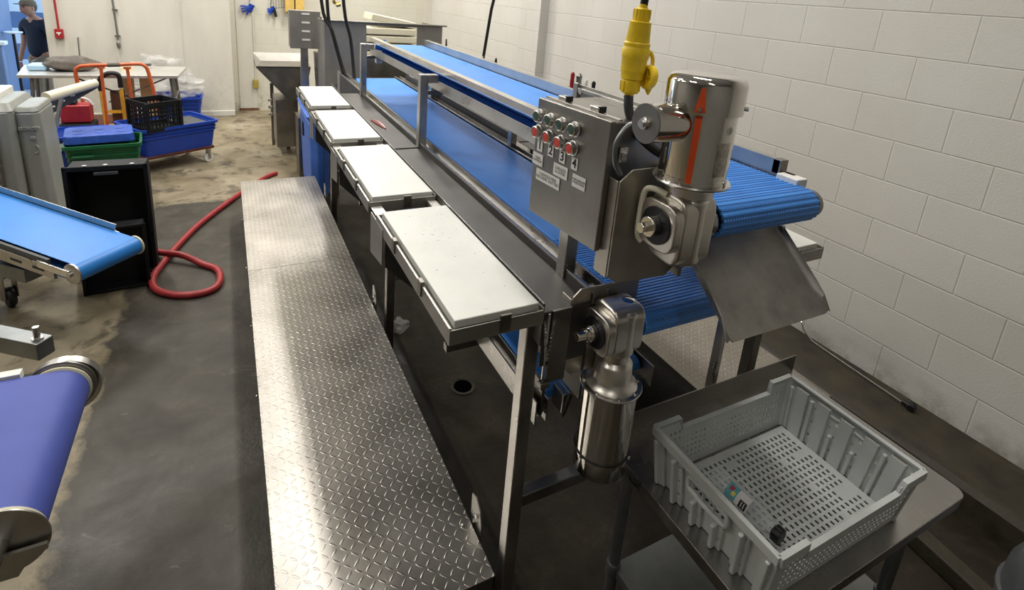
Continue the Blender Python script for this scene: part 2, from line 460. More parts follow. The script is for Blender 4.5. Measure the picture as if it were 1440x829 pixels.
# ------------------------------------------------------------------ the setting
YF = 6.22
struct(MB().box(-9.0, .25, -5, 7.2, -.12, 0).build('floor', 'floor'))
struct(MB().box(0, .25, -5, YF + .3, 0, 4.5).build('wall_right', 'block'))
pl = MB().box(-.10, 0, 2.56, 2.98, 0, 4.5).build('trim_1', 'block'); struct(pl)
struct(MB().box(-.10, 0, YF - .14, YF, 0, 4.5).build('trim_2', 'panel'))
struct(MB().box(-2.86, .25, YF, YF + .25, 0, 4.5).build('wall_far', 'block_far'))
w = MB().box(-4.72, -2.81, 5.93, YF + .25, .06, 4.5).build('wall_partition', 'panel'); struct(w)
struct(MB().box(-4.72, -2.81, 5.905, 5.93, 0, .07).build('baseboard_partition', 'white_paint', bevel=.004))
struct(MB().box(-4.06, -4.045, 5.922, 5.931, .07, 4.5).box(-3.36, -3.352, 5.925, 5.931, .07, 4.5).build('trim_3', 'panel'))
struct(MB().box(-9.0, -6.3, 5.93, YF + .25, 0, 4.5).box(-6.3, -4.72, 5.93, YF + .25, 3.2, 4.5).build('wall_far_left', 'frp'))
struct(MB().box(-9.2, -9, -5, YF + .25, 0, 4.5).build('wall_left', 'frp'))
struct(MB().box(-9.2, .25, -5.2, -5, 0, 4.5).build('wall_back', 'frp'))
struct(MB().box(-9.2, .25, -5.2, YF + .3, 4.5, 4.6).build('ceiling', 'ceil'))
# old blocked-up door with a rusty foot beside the glove hooks
d = MB().box(-2.74, -2.52, YF - .012, YF, .035, 2.2).build('door_1', 'white_paint', bevel=.004); struct(d)
MB().box(-2.75, -2.50, YF - .02, YF, 0, .035).build('sill', simple('rusty_sill', (.16, .075, .045), 0, .8, .4, 20), d)
# concrete curb along the right wall
cm = MB()
ny = 46; y0 = -5; y1 = YF
prof = []
for i in range(ny + 1):
    y = y0 + (y1 - y0) * i / ny; j = random.uniform(-.008, .008); k = random.uniform(-.004, .004)
    prof.append([(0, y, .14 + .004), (-.12, y, .14 + k), (-.305 + j, y, .136 + k), (-.33 + j, y, .115), (-.34 + j, y, 0)])
vs = [p for r in prof for p in r]; fs = []
for i in range(ny):
    for k in range(4):
        a = i * 5 + k; fs.append((a, a + 1, a + 6, a + 5))
cm.add(vs, fs)
struct(cm.build('trim_4', 'curb'))
# low floor kerb at the bottom right
struct(MB().bar((-.60, -1.2, .035), (-.74, -2.3, .035), .07, .07).build('trim_5', 'curb', bevel=.008))
# floor drain
dr = thing('floor_drain', 'round open drain hole sunk in the dark floor beneath the cutting boards', 'drain', (-1.917, -.151, 0))
MB().lathe([(.062, .0005), (.062, .004), (.05, .005), (.045, .002), (.045, .0008)], (-1.917, -.151, 0)).build('rim', 'curb', dr)
MB().lathe([(.001, .0012), (.045, .0013)], (-1.917, -.151, 0)).build('hole', 'black_matte', dr)  # flat black disc, the shade inside the drain painted on

# ceiling light fixtures (the lamps that light the room)
def ceiling_light(x, y, label, power):
    t = thing('ceiling_light', label, 'light', (x, y, 4.2), 0, 'fluorescent ceiling fixtures')
    MB().box(x - .1, x + .1, y - .62, y + .62, 4.2, 4.27).build('housing', 'white_plastic', t, bevel=.006)
    for s in (-1, 1):
        MB().cyl((x + s * .05, y - .59, 4.175), (x + s * .05, y + .59, 4.175), .014, seg=10).build('tube', 'tube', t)
        MB().cyl((x + s * .07, y + s * .4, 4.27), (x + s * .07, y + s * .4, 4.5), .006, seg=6).build('hanger', 'steel_dark', t)
    l = D.lights.new('lamp', 'AREA'); l.shape = 'RECTANGLE'; l.size = .2; l.size_y = 1.2; l.energy = power; l.color = (1, .965, .90)
    o = D.objects.new('lamp', l); COL.objects.link(o); o.parent = t; o.location = (0, 0, -.045)
for x, y, pw in ((-1.6, 4.7, 112), (-4.3, 4.7, 105), (-7, 4.5, 60), (-1.7, 2.0, 75), (-4.6, 1.8, 66), (-7, 1.5, 45), (-1.9, -.9, 42), (-5, -1.2, 27), (-3.4, -3.6, 12)):
    ceiling_light(x, y, 'fluorescent ceiling fixture with two tubes hung above the hall', pw)

# ------------------------------------------------------------------ the sorting conveyor
CX = -1.815
cv = thing('sorting_conveyor', 'long two-level stainless sorting conveyor with blue belts and white board trays', 'conveyor', (CX, .2, 0))
XL, XR = -2.08, -1.55           # outer faces of the lower side frames
YN, YE = -1.255, 2.32
# side frames of the lower belt: open channel on each side
for sgn, xo, xi in ((-1, -2.08, -2.035), (1, -1.565, -1.61)):
    m = MB()
    a, b = sorted((xo, xi))
    t_ = .004
    zi = 1.18 if sgn < 0 else 1.135
    z_lo = 1.0 if sgn < 0 else 1.062
    m.box(xo - t_ / 2, xo + t_ / 2, YN, YE, z_lo, 1.18 if sgn < 0 else 1.135)
    m.box(xi - t_ / 2, xi + t_ / 2, YN, YE, z_lo, zi)
    m.box(a, b, YN, YE, 1.146 if sgn < 0 else 1.11, 1.150 if sgn < 0 else 1.114)
    m.build('side_frame', 'steel', cv, bevel=.0008)
    m = MB()
    zt = 1.1805 if sgn < 0 else 1.136
    m.box(xo - .005, xo + .003, YN, YE, zt, zt + .003).box(xi - .003, xi + .004, YN, YE, zt, zt + .003)
    m.build('rim_strip', 'steel_bright', cv)

def belt(name, mat_flat, mat_rib, x0, x1, yn, yf, zc, r, ribs, parent, pitch=.0127):
    """endless belt: near roller axis at yn, far roller at yf; ribs = length of ribbed run"""
    path = []   # (y, z, ny, nz, rib)
    n = int(ribs / pitch)
    path.append((yf, zc + r, 0, 1))
    for i in range(n, -1, -1): path.append((yn + i * pitch, zc + r, 0, 1))
    na = max(6, int(PI * r / pitch))
    for i in range(1, na):
        a = PI / 2 + PI * i / na
        path.append((yn + r * math.cos(a), zc + r * math.sin(a), math.cos(a), math.sin(a)))
    nb = int(.25 / pitch)
    for i in range(nb): path.append((yn + i * pitch, zc - r, 0, -1))
    path.append((yf, zc - r, 0, -1))
    for i in range(1, 8):
        a = -PI / 2 + PI * i / 8
        path.append((yf + r * math.cos(a), zc + r * math.sin(a), math.cos(a), math.sin(a)))
    flat = [0]; s = 0
    prof = []; q = None
    for i, (y, z, a, b) in enumerate(path):
        if q: s += math.hypot(y - q[0], z - q[1])
        q = (y, z)
        rib = 1 <= i < len(path) - 9
        if rib and ribs:
            ty, tz = b, -a
            for off, h in ((-.35, 0), (-.18, .0022), (.18, .0022), (.35, 0)):
                prof.append((y + ty * off * pitch * -1 + a * h, z + tz * off * pitch * -1 + b * h, s + off * pitch, 1, a, b))
        else: prof.append((y, z, s, 0, a, b))
    m = MB(); nP = len(prof)
    k = 2
    for (y, z, s_, f, a, b) in prof:
        for x in (x0, x1):
            m.uv[len(m.v)] = (x, s_); m.v.append(Vector((x, y, z)))
        for x in (x0, x1):
            m.uv[len(m.v)] = (x, s_); m.v.append(Vector((x, y - a * .006, z - b * .006)))
    for i in range(nP):
        j = (i + 1) % nP
        A, B = i * 4, j * 4
        fl = 1 if (prof[i][3] and prof[j][3]) else 0
        for f in ((A, A + 1, B + 1, B), (A + 2, B + 2, B + 3, A + 3), (A, B, B + 2, A + 2), (A + 1, A + 3, B + 3, B + 1)):
            m.f.append(list(f)); m.mi.append(fl)
    return m.build(name, [mat_flat, mat_rib], parent, angle=30)
lb = belt('belt', 'belt', 'belt_holes', -1.965, -1.625, -1.30, 2.25, 1.098, .034, .42, cv)
lb['label'] = 'lower blue belt'
ub = belt('belt', 'belt', 'belt_holes', -1.955, -1.632, -1.455, 1.55, 1.447, .038, .75, cv)
ub['label'] = 'upper blue belt'
# bed under the belts
MB().box(-1.99, -1.61, -1.15, 2.2, 1.088, 1.102).build('slider_bed', 'steel_dull', cv)
# rollers with toothed sprockets
def roller(name, y, z, x0, x1, r, parent):
    m = MB().cyl((x0 - .045, y, z), (x1 + .03, y, z), .012, seg=16)
    rr = m.build(name, 'polished', parent)
    for x in (x0 + .012, (x0 + x1) / 2, x1 - .012):
        g = MB(); pts = []
        for i in range(48):
            a = 2 * PI * i / 48; q = r - .002 if i % 4 < 2 else r - .0075
            pts.append((y + q * math.cos(a), z + q * math.sin(a)))
        g.prism(pts, 'x', x - .009, x + .009)
        g.build('sprocket', 'black_plastic', rr)
    return rr
roller('roller', -1.30, 1.098, -1.955, -1.635, .034, cv)
roller('roller', -1.455, 1.447, -1.945, -1.642, .038, cv)
for y, z, r, xa in ((-1.30, 1.098, .034, -1.98), (-1.455, 1.447, .038, -1.97)):
    MB().lathe([(.016, -.008), (r - .004, -.008), (r, 0), (r - .004, .008), (.016, .008)], (xa, y, z), (1, 0, 0), 28).build('bearing_ring', 'steel_bright', cv)

# gutter between the left trays and the frame, with its cross seam
def gutter(sx):
    X = lambda x: x if sx < 0 else 2 * CX - x
    m = MB()
    a, b = sorted((X(-2.222), X(-2.083)))
    m.box(a, b, YN, 1.5, 1.150, 1.153)
    m.box(*sorted((X(-2.225), X(-2.221))), YN, 1.75, 1.06 if sx < 0 else 1.12, 1.176)
    m.box(a, b, YN - .002, YN + .002, 1.0 if sx < 0 else 1.12, 1.152)
    m.box(a, b, .150, .154, 1.153, 1.158)
    # deeper, slanted tail of the gutter
    m.add([(X(-2.222), 1.5, 1.153), (X(-2.083), 1.5, 1.153), (X(-2.083), 2.1, .98), (X(-2.222), 2.1, .98)], [(0, 1, 2, 3)])
    m.box(*sorted((X(-2.084), X(-2.080))), YN if sx < 0 else .2, 2.2, .86, 1.175)
    m.build('gutter', 'gutter', cv)
    MB().box(*sorted((X(-2.2265), X(-2.2235))), YN, 1.75, 1.176, 1.1785).build('gutter_edge', 'steel_bright', cv)
gutter(-1); gutter(1)

# trays for the cutting boards
BY = [(1.01, 1.63), (.28, .885), (-.475, .15), (-1.25, -.61)]
def tray(y0, y1, sx, gap):
    X = lambda x: x if sx < 0 else 2 * CX - x
    m = MB()
    def bx(xa, xb, *r): m.box(*sorted((X(xa), X(xb))), *r)
    bx(-2.468, -2.462, y0 - .012, y1 + .012, 1.128, 1.170)
    bx(-2.230, -2.226, y0 - .012, y1 + .012, 1.128, 1.170)
    bx(-2.468, -2.228, y0 - .014, y0 - .010, 1.128, 1.166)
    bx(-2.468, -2.228, y1 + .010, y1 + .014, 1.128, 1.166)
    bx(-2.466, -2.228, y0 - .01, y1 + .01, 1.152, 1.157)
    o = m.build('board_tray', 'tray', cv, bevel=.0008)
    MB().box(*sorted((X(-2.469), X(-2.4655))), y0 - .012, y1 + .012, 1.170, 1.1712).build('rail_edge', 'steel_bright', o)
    for yy in (y0 + .3 * (y1 - y0), y0 + .68 * (y1 - y0)):
        MB().box(*sorted((X(-2.472), X(-2.462))), yy - .012, yy + .012, 1.14, 1.180).build('clip', 'steel_dark', o)
    MB().box(*sorted((X(-2.345), X(-2.318))), y0 - .017, y0 - .011, 1.135, 1.178).build('clip', 'steel_dark', o)
    if gap:  # open bridge plate behind the near end of the board
        m = MB()
        g0, g1 = y0 - gap, y0 - .012
        m.box(*sorted((X(-2.462), X(-2.425))), g0, g1, 1.148, 1.153)
        m.box(*sorted((X(-2.262), X(-2.228))), g0, g1, 1.148, 1.153)
        m.box(*sorted((X(-2.425), X(-2.262))), g0, g0 + .012, 1.148, 1.153)
        bp = m.build('bridge_plate', 'steel', cv)
        m = MB().box(*sorted((X(-2.426), X(-2.423))), g0, g1, 1.08, 1.148).box(*sorted((X(-2.264), X(-2.261))), g0, g1, 1.08, 1.148)
        m.box(*sorted((X(-2.425), X(-2.262))), g0, g1, 1.075, 1.08).build('drip_pan', 'gutter', bp)
for sx in (-1, 1):
    for i, (a, b) in enumerate(BY):
        tray(a, b, sx, (a - BY[i + 1][1] - .014) if i < 3 else 0)
# gusset brackets hanging below the bridges
for sx in (-1, 1):
    X = lambda x: x if sx < 0 else 2 * CX - x
    for y in (-.685, .10, .82):
        m = MB().oprism([(0, 1.150), (.155, 1.150), (.155, 1.005), (0, 1.03)], (X(-2.470), y, 0), (0, 1, 0), (0, 0, 1), .004)
        m.build('hanger_plate', 'tray', cv, bevel=.001)
        m = MB().prism([(X(-2.458), 1.150), (X(-2.228), 1.150), (X(-2.228), .84), (X(-2.26), .82), (X(-2.458), 1.02)], 'y', y + .004, y + .008)
        m.build('gusset', 'gutter', cv)

# legs and low cross bars
LEG = 'steel'
for x, y in ((-2.24, -1.215), (-1.465, -1.185), (-2.24, .10), (-1.43, .10), (-2.24, 1.68), (-1.43, 1.68)):
    lg = MB().box(x, x + (.04 if x < -2 else .022), y, y + (.04 if x < -2 else .03), .03, 1.13).build('leg', LEG if y < -1 else 'steel_dark', cv, bevel=.004)
    MB().lathe([(.03, 0), (.03, .006), (.012, .012), (.012, .04)], (x + .02, y + .02, 0)).build('foot', 'steel_dull', lg)
for y in (-1.215, .10, 1.68):
    MB().box(-2.20, -1.43, y + .002, y + .038, .50, .54).build('cross_bar', 'steel_dull', cv, bevel=.004)
    MB().box(-2.215, -1.44, y + .010, y + .024, 1.03, 1.062).build('cross_bar', 'steel_dark', cv, bevel=.003)
MB().box(-1.255, -1.215, -1.16, -1.12, 0, 1.13).build('leg', 'steel_dark', cv, bevel=.004)
MB().box(-1.255, -1.215, .5, .54, 0, 1.13).build('leg', 'steel_dark', cv, bevel=.004)
# posts and arms that carry the upper belt
for i, y in enumerate((-1.13, .15, 1.40)):
    zt = 1.345 if i == 0 else 1.50
    MB().box(-2.09, -2.052, y, y + .04, 1.150, zt).build('post', 'steel', cv, bevel=.003)
    MB().box(-1.60, -1.565, y, y + .04, 1.05, 1.50).build('post', 'steel', cv, bevel=.003)
    if i:
        MB().box(-2.052, -2.004, y, y + .038, 1.462, 1.50).build('arm', 'steel', cv, bevel=.003)
        MB().box(-2.052, -1.60, y + .06, y + .085, 1.395, 1.415).build('arm', 'steel_dark', cv, bevel=.003)
    else:
        MB().box(-2.0, -1.60, y, y + .038, 1.40, 1.425).build('arm', 'steel_dark', cv, bevel=.003)
# upper side rails
UY0, UY1 = -1.36, 1.52
MB().prism([(-2.004, 1.509), (-2.000, 1.509), (-2.0, 1.530), (-1.972, 1.530), (-1.972, 1.534), (-2.004, 1.534)], 'y', UY0, UY1).build('upper_rail', 'steel_bright', cv)
MB().box(-2.003, -1.999, UY0, UY1, 1.424, 1.469).box(-2.0, -1.975, UY0, UY1, 1.424, 1.428).build('lower_rail', 'steel', cv)
MB().box(-1.622, -1.618, UY0, UY1, 1.424, 1.528).box(-1.618, -1.596, UY0, UY1, 1.524, 1.528).build('side_rail', 'steel', cv)
MB().box(-1.622, -1.592, UY0 - .004, UY0 + .02, 1.49, 1.5285).build('rail_end', 'steel_dull', cv, bevel=.002)
MB().box(-1.64, -1.60, UY0 - .07, UY0 - .01, 1.475, 1.50).build('bearing_block', 'white_plastic', cv, bevel=.003)
m = MB().lathe([(.0, 0), (.034, 0), (.034, .012), (.0, .012)], (-1.622, -1.455, 1.447), (1, 0, 0), 24)
m.cyl((-1.615, -1.455, 1.447), (-1.585, -1.455, 1.447), .014, seg=12); m.box(-1.615, -1.60, -1.40, -1.37, 1.46, 1.50)
m.build('bearing', 'steel_dull', cv)
# cross members with clamps at the far end
for k, x in enumerate((-1.99, -1.955, -1.925)):
    MB().cyl((x, 1.44, 1.50), (x, 1.44, 1.53), .010, seg=6).build('bolt', 'steel_bright', cv)
MB().box(-2.0, -1.96, 1.36, 1.40, 1.38, 1.46).build('clamp', 'steel_bright', cv, bevel=.002)

# third, lowest belt
tb = belt('belt', 'belt', 'belt', -2.03, -1.63, -.98, 1.9, .655, .028, 0, cv); tb['label'] = 'lowest blue belt'
for x0, x1 in ((-2.085, -2.08), (-2.045, -2.04), (-1.62, -1.615)):
    MB().box(x0, x1, -1.06, 1.95, .61, .69).build('side_frame', 'steel', cv)
m = MB().prism(rrect(-1.02, .685, .07, .13, .02), 'x', -2.065, -2.055); m.build('end_plate', 'steel_dark', cv)
m = MB().box(-2.01, -1.985, -1.09, -1.03, .65, .72); m.build('take_up_block', 'steel_bright', cv, bevel=.003)
MB().tube([(-1.985, -1.10, .725), (-2.0, -1.10, .68), (-2.01, -1.10, .65)], .0045, 8, 4).build('tension_bolt', 'rubber', cv)
for y in (-.6, .9): MB().box(-2.2, -1.45, y, y + .03, .58, .61).build('cross_bar', 'steel_dark', cv)

# motor mounting plates
def plate(poly, y, t, fl, parent, name='motor_plate', mat='plate'):
    m = MB().prism(poly, 'y', y, y + t)
    m.build(name, mat, parent, bevel=.0015)
lowp = [(-2.115, 1.192), (-1.930, 1.190), (-1.930, .965), (-1.945, .945), (-2.118, .945), (-2.137, .965), (-2.137, 1.172)]
plate(lowp, -1.250, .005, 0, cv)
MB().box(-2.140, -2.136, -1.246, -1.205, .93, 1.165).build('plate_flange', 'plate', cv, bevel=.0015)
upp = [(-2.125, 1.549), (-1.960, 1.553), (-1.960, 1.30), (-1.985, 1.278), (-2.125, 1.285), (-2.155, 1.305), (-2.155, 1.525)]
plate(upp, -1.385, .005, 0, cv)
MB().box(-2.157, -2.153, -1.380, -1.335, 1.300, 1.525).build('plate_flange', 'plate', cv, bevel=.0015)

# gear motors
def gear_motor(yc, zs, up, parent, label):
    """right-angle gearbox on the roller shaft (axis x) with a vertical washdown motor"""
    xc = -2.032 if up else -2.022
    s = 1 if up else -1
    Z = lambda d: zs + s * d
    def sec(d0, d1): return sorted((Z(d0), Z(d1)))
    # gearbox housing: rounded block, bulging around the shaft
    g = MB()
    poly = rrect(yc, Z(-.008), .098, .150 if up else .128, .028, 5)
    g.prism(poly, 'x', xc - .052, xc + .040)
    gb = g.build('gearbox', 'cast', parent, bevel=.009, seg=4, label=label)
    # front worm barrel under / over the motor
    m = MB().cyl((xc - .004, yc - .010, Z(-.086 if up else -.064)), (xc - .004, yc - .010, Z(.066)), .040, seg=36)
    m.build('worm_housing', 'cast', gb, bevel=.012, seg=4)
    # output face
    m = MB().prism(rrect(yc, Z(0), .104, .104, .030, 6), 'x', xc - .074, xc - .05)
    m.build('face_plate', 'cast', gb, bevel=.004, seg=3)
    m = MB().lathe([(.033, .0), (.040, .0), (.040, .004), (.033, .004)], (xc - .078, yc, zs), (1, 0, 0), 36); m.build('seal_ring', 'rubber', gb)
    MB().lathe([(.001, .001), (.036, .001)], (xc - .0765, yc, zs), (1, 0, 0), 36).build('seal', 'rubber', gb)
    L = .118 if not up else .105
    m = MB().cyl((xc - L + .012, yc, zs), (xc, yc, zs), .0175, seg=28).cyl((xc - L - .012, yc, zs), (xc - L + .014, yc, zs), .012, seg=6 if up else 24)
    m.cyl((xc - .098, yc, zs), (xc - .078, yc, zs), .021, seg=28)
    m.build('shaft', 'polished', gb, bevel=.0015)
    # roller side boss
    MB().cyl((xc + .038, yc, zs), (xc + .052, yc, zs), .030, seg=32).build('boss', 'cast', gb, bevel=.003)
    # cone and flange
    m = MB()
    if up: prof = [(.044, .060), (.050, .066), (.050, .088), (.060, .092)]
    else: prof = [(.036, .050), (.036, .090), (.045, .098), (.048, .102), (.050, .140), (.054, .152), (.068, .162)]
    m.lathe(prof, (xc, yc, zs), (0, 0, s), 40); m.build('neck', 'cast', gb, bevel=.0 )
    f0 = prof[-1][1]
    r = .0695 if up else .073
    m = MB().lathe([(r + .007, f0), (r + .0085, f0 + .003), (r + .007, f0 + .006), (r, f0 + .007)], (xc, yc, zs), (0, 0, s), 48)
    m.build('flange', 'steel_bright', gb)
    for k in range(8):
        a = 2 * PI * (k + .5) / 8
        MB().cyl((xc + (r - .001) * math.cos(a), yc + (r - .001) * math.sin(a), Z(f0 - .004)), (xc + (r - .001) * math.cos(a), yc + (r - .001) * math.sin(a), Z(f0 + .001)), .0045, seg=6).build('flange_bolt', 'steel_bright', gb)
    # motor body and cap
    H = .152 if up else .205
    mt = MB().lathe([(r, f0 + .006), (r, f0 + .016), (r - .0012, f0 + .017), (r - .0012, f0 + H)], (xc, yc, zs), (0, 0, s), 64).build('motor', 'polished', parent, label=label.replace('gearbox', 'motor'))
    c0 = f0 + H
    R2 = r + .0065 if up else r - .001
    capH = .068 if up else .062
    if up: prof = [(r - .002, c0 - .004), (R2, c0 - .004), (R2 + .0005, c0 + .002), (R2 + .0005, c0 + capH - .016), (R2 - .004, c0 + capH - .006), (R2 - .013, c0 + capH - .001), (R2 - .03, c0 + capH), (.0005, c0 + capH + .001)]
    else: prof = [(r - .004, c0 - .001), (r - .004, c0 + .004), (R2, c0 + .005), (R2, c0 + capH - .004), (R2 - .003, c0 + capH), (R2 - .02, c0 + capH + .001), (.0005, c0 + capH + .001)]
    MB().lathe(prof, (xc, yc, zs), (0, 0, s), 64).build('fan_cover', 'polished', mt)
    if not up:
        MB().lathe([(r - .002, c0 - .0005), (r + .0018, c0), (r + .0018, c0 + .003), (r - .002, c0 + .0035)], (xc, yc, zs), (0, 0, s), 48).build('gasket', 'rubber', mt)
    for k in range(3):
        a = math.radians((-172, -52, 68)[k] if not up else (-168, -48, 72)[k])
        p = Vector((xc + R2 * math.cos(a), yc + R2 * math.sin(a), Z(f0 + H + .008)))
        n = Vector((math.cos(a), math.sin(a), 0))
        MB().cyl(p, p + n * .007, .0042, seg=8).build('screw', 'steel_bright', mt)
    for k in range(4):
        a = math.radians(-160 + 90 * k); n = Vector((math.cos(a), math.sin(a), 0))
        p = Vector((xc, yc, Z(f0 + .012))) + n * (r - .001)
        MB().cyl(p, p + n * .003, .005, seg=12).build('screw', 'steel_bright', mt)
    return gb, mt
gb2, mt2 = gear_motor(-1.30, 1.098, False, cv, 'lower gearbox pointing down')
gb1, mt1 = gear_motor(-1.455, 1.452, True, cv, 'upper gearbox standing up')
# plug on top of the lower gearbox
MB().lathe([(.017, 0), (.017, .004), (.012, .005), (.004, .0065), (.001, .0065)], (-2.005, -1.30, 1.166), (0, 0, 1), 24).build('plug', 'polished', gb2)
# pale torque arm behind the upper gearbox
MB().tube([(-2.085, -1.450, 1.514), (-2.098, -1.425, 1.520), (-2.103, -1.405, 1.508), (-2.103, -1.400, 1.46), (-2.103, -1.402, 1.41), (-2.098, -1.412, 1.395)], .0065, 10, 5).build('torque_arm', 'cream', cv)
# conduit box on the side of the upper motor
cbx = MB().cyl((-2.168, -1.450, 1.667), (-2.08, -1.452, 1.667), .0375, seg=48).build('conduit_box', 'polished', mt1, bevel=.001)
MB().lathe([(.0385, 0), (.0385, .003)], (-2.171, -1.450, 1.667), (1, 0, 0), 48).build('cover_plate', 'steel_dull', cbx)
MB().cyl((-2.178, -1.450, 1.667), (-2.171, -1.450, 1.667), .011, .013, seg=16).cyl((-2.183, -1.450, 1.667), (-2.178, -1.450, 1.667), .008, seg=6).build('cover_screw', 'steel_bright', cbx)
# etched name plate area and round mark on the motor
def wrap_plate(name, a0, a1, z0, z1, r, mat, parent, n=10):
    m = MB(); vs = []
    for i in range(n + 1):
        a = math.radians(a0 + (a1 - a0) * i / n)
        for z in (z0, z1): vs.append((-2.032 + r * math.cos(a), -1.455 + r * math.sin(a), z))
    m.add(vs, [(2 * i, 2 * i + 2, 2 * i + 3, 2 * i + 1) for i in range(n)])
    return m.build(name, mat, parent)
etch = simple('etched_steel', (.50, .47, .42), 1, .42, .35, 60)
wrap_plate('name_plate', -103, -76, 1.572, 1.640, .0688, etch, mt1)
def mark_ring(rc, zc_, adeg, r0, r1, name, mat, parent):
    a = math.radians(adeg); n = Vector((math.cos(a), math.sin(a), 0)); c = Vector((-2.032, -1.455, zc_)) + n * rc
    MB().lathe([(r0, 0), (r1, 0), (r1, .0006), (r0, .0006)], c, n, 28).build(name, mat, parent)
mark_ring(.0684, 1.664, -84, .0062, .0078, 'round_mark', 'label', mt1)
mark_ring(.0684, 1.664, -84, .0030, .0042, 'round_mark', 'label', mt1)
# orange reflection on the upper motor, modelled as a thin coloured strip
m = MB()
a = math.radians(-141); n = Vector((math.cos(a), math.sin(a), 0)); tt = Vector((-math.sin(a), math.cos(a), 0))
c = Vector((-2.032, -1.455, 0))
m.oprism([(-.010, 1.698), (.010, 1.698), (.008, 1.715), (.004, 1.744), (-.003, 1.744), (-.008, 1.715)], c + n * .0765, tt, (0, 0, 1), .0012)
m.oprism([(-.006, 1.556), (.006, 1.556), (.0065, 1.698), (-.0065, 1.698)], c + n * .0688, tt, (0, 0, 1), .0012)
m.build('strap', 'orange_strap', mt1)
p = c + n * .0768 + Vector((0, 0, 1.704)); MB().cyl(p, p + n * .006, .0055, .0035, seg=14).build('screw', 'steel_bright', mt1)

# chute in front of the upper roller
m = MB()
def chz(s): return (-1.375 - .185 * s, 1.352 - .150 * s)
secs = []
for i in range(9):
    s = i / 8; y, z = chz(s)
    up = .045 * (1 if s < .8 else 1 - ((s - .8) / .2) ** 2 * .9)
    secs.append([(-1.955, y + .0, z + up * .8), (-1.948, y, z + .010), (-1.935, y, z), (-1.62, y, z), (-1.607, y, z + .008), (-1.60, y, z + up * .5)])
vs = [p for r in secs for p in r]; fs = [(i * 6 + k, i * 6 + k + 1, (i + 1) * 6 + k + 1, (i + 1) * 6 + k) for i in range(8) for k in range(5)]
m.add(vs, fs)
m.build('chute', simple('stained_chute_steel', (.34, .325, .30), .9, .46, .42, 7, .08, 60, (1, 1, 1), .12), cv, solid=.003)
for x in (-1.96, -1.61): MB().box(x, x + .01, -1.40, -1.30, 1.28, 1.36).build('chute_bracket', 'steel_dull', cv)

# control box, turned a little to the camera
A_ = math.radians(5.715)
CU = Vector((math.sin(A_), -math.cos(A_), 0)); CN = Vector((-math.cos(A_), -math.sin(A_), 0)); CW = Vector((0, 0, 1))
P0 = Vector((-2.2, -1.096, 0))
def cb(u, z, n=0.0): return P0 + CU * u + CW * z + CN * n
BW, ZB, ZT = .258, 1.353, 1.647
bxm = MB().obox(cb(BW / 2, (ZB + ZT) / 2, -.098), (BW - .008, .165, ZT - ZB - .008), CU, CN)
box = bxm.build('control_box', 'steel_dull', cv, bevel=.003)
MB().obox(cb(BW / 2, (ZB + ZT) / 2, -.0085), (BW, .015, ZT - ZB), CU, CN).build('door', 'steel_dull', box, bevel=.0025)
MB().obox(cb(BW / 2, ZT + .001, -.028), (BW, .010, .004), CU, CN).build('rain_lip', 'steel_bright', box)
for i in range(4):
    for z, mt_, k in ((1.6045, 'green_button', 0), (1.5655 - .0016 * i, 'red_button', 1)):
        u = .0163 + .0448 * i; c = cb(u, z)
        b = MB().lathe([(.0175, 0), (.0175, .003), (.0145, .0045)], c, CN, 28).lathe([(.0150, .003), (.0150, .010)], c, CN, 8).build('button', 'steel_bright', box, label='green push button' if k == 0 else 'red push button')
        MB().lathe([(.0125, .009), (.0145, .010), (.0145, .014), (.0120, .0155), (.0112, .0135)], c, CN, 28).build('bezel', 'steel_bright', b)
        MB().lathe([(.0112, .010), (.0112, .0135), (.008, .0145), (.0005, .0148)], c, CN, 24).build('button_cap', mt_, b)
def sticker(u, z, w, h, lines, size, mat='ink_grey', bold=.0):
    s = MB().obox(cb(u, z, .0004), (w, .0008, h), CU, CN).build('sticker', 'label', box)
    text('print', lines, size, cb(u, z, .0011), CU, CW, mat, s, bold)
for i, (u, z) in enumerate(((.0256, 1.5322), (.0699, 1.5319), (.1149, 1.5294), (.1603, 1.5267))):
    sticker(u, z, .0215, .0295, str(i + 1), .030, 'ink', .0004)
sticker(.0215, 1.4965, .042, .030, 'TANK\nTUMBLER', .0085)
sticker(.0680, 1.4600, .094, .029, '1-WHOLE FISH\nPACKING GUTTED', .0105, bold=.0001)
sticker(.1134, 1.4938, .053, .030, '3-FILLETS\n& LATER', .0100, bold=.0001)
sticker(.1815, 1.4892, .045, .030, '4-BONELESS\nPORTIONS', .0080, bold=.0001)
for z in (1.572, 1.405):
    l = MB().obox(cb(BW + .002, z, -.045), (.006, .022, .034), CU, CN).build('latch', 'steel_bright', box, bevel=.002)
    MB().obox(cb(BW + .007, z, -.040), (.008, .010, .018), CU, CN).build('hasp', 'steel_bright', l, bevel=.002)
for u in (.062, .178):
    l = MB().obox(cb(u, ZT + .008, -.034), (.030, .022, .012), CU, CN).build('hinge', 'steel_bright', box, bevel=.002)
    MB().obox(cb(u + .013, ZT + .009, -.034), (.006, .020, .014), CU, CN).build('hinge_pad', 'rubber', l)
# back plate and stiffener
MB().box(-2.012, -2.006, -1.30, -.975, 1.43, 1.660).build('back_plate', 'steel_dull', cv, bevel=.001)
MB().box(-2.02, -2.012, -.995, -.975, 1.50, 1.663).box(-2.022, -2.012, -1.28, -1.0, 1.642, 1.652).build('back_rib', 'steel', cv, bevel=.001)
for y in (-1.015, -1.245): MB().cyl((-2.024, y, 1.645 if y > -1.1 else 1.630), (-2.012, y, 1.645 if y > -1.1 else 1.630), .008, .005, seg=14).build('bolt', 'steel_bright', cv)
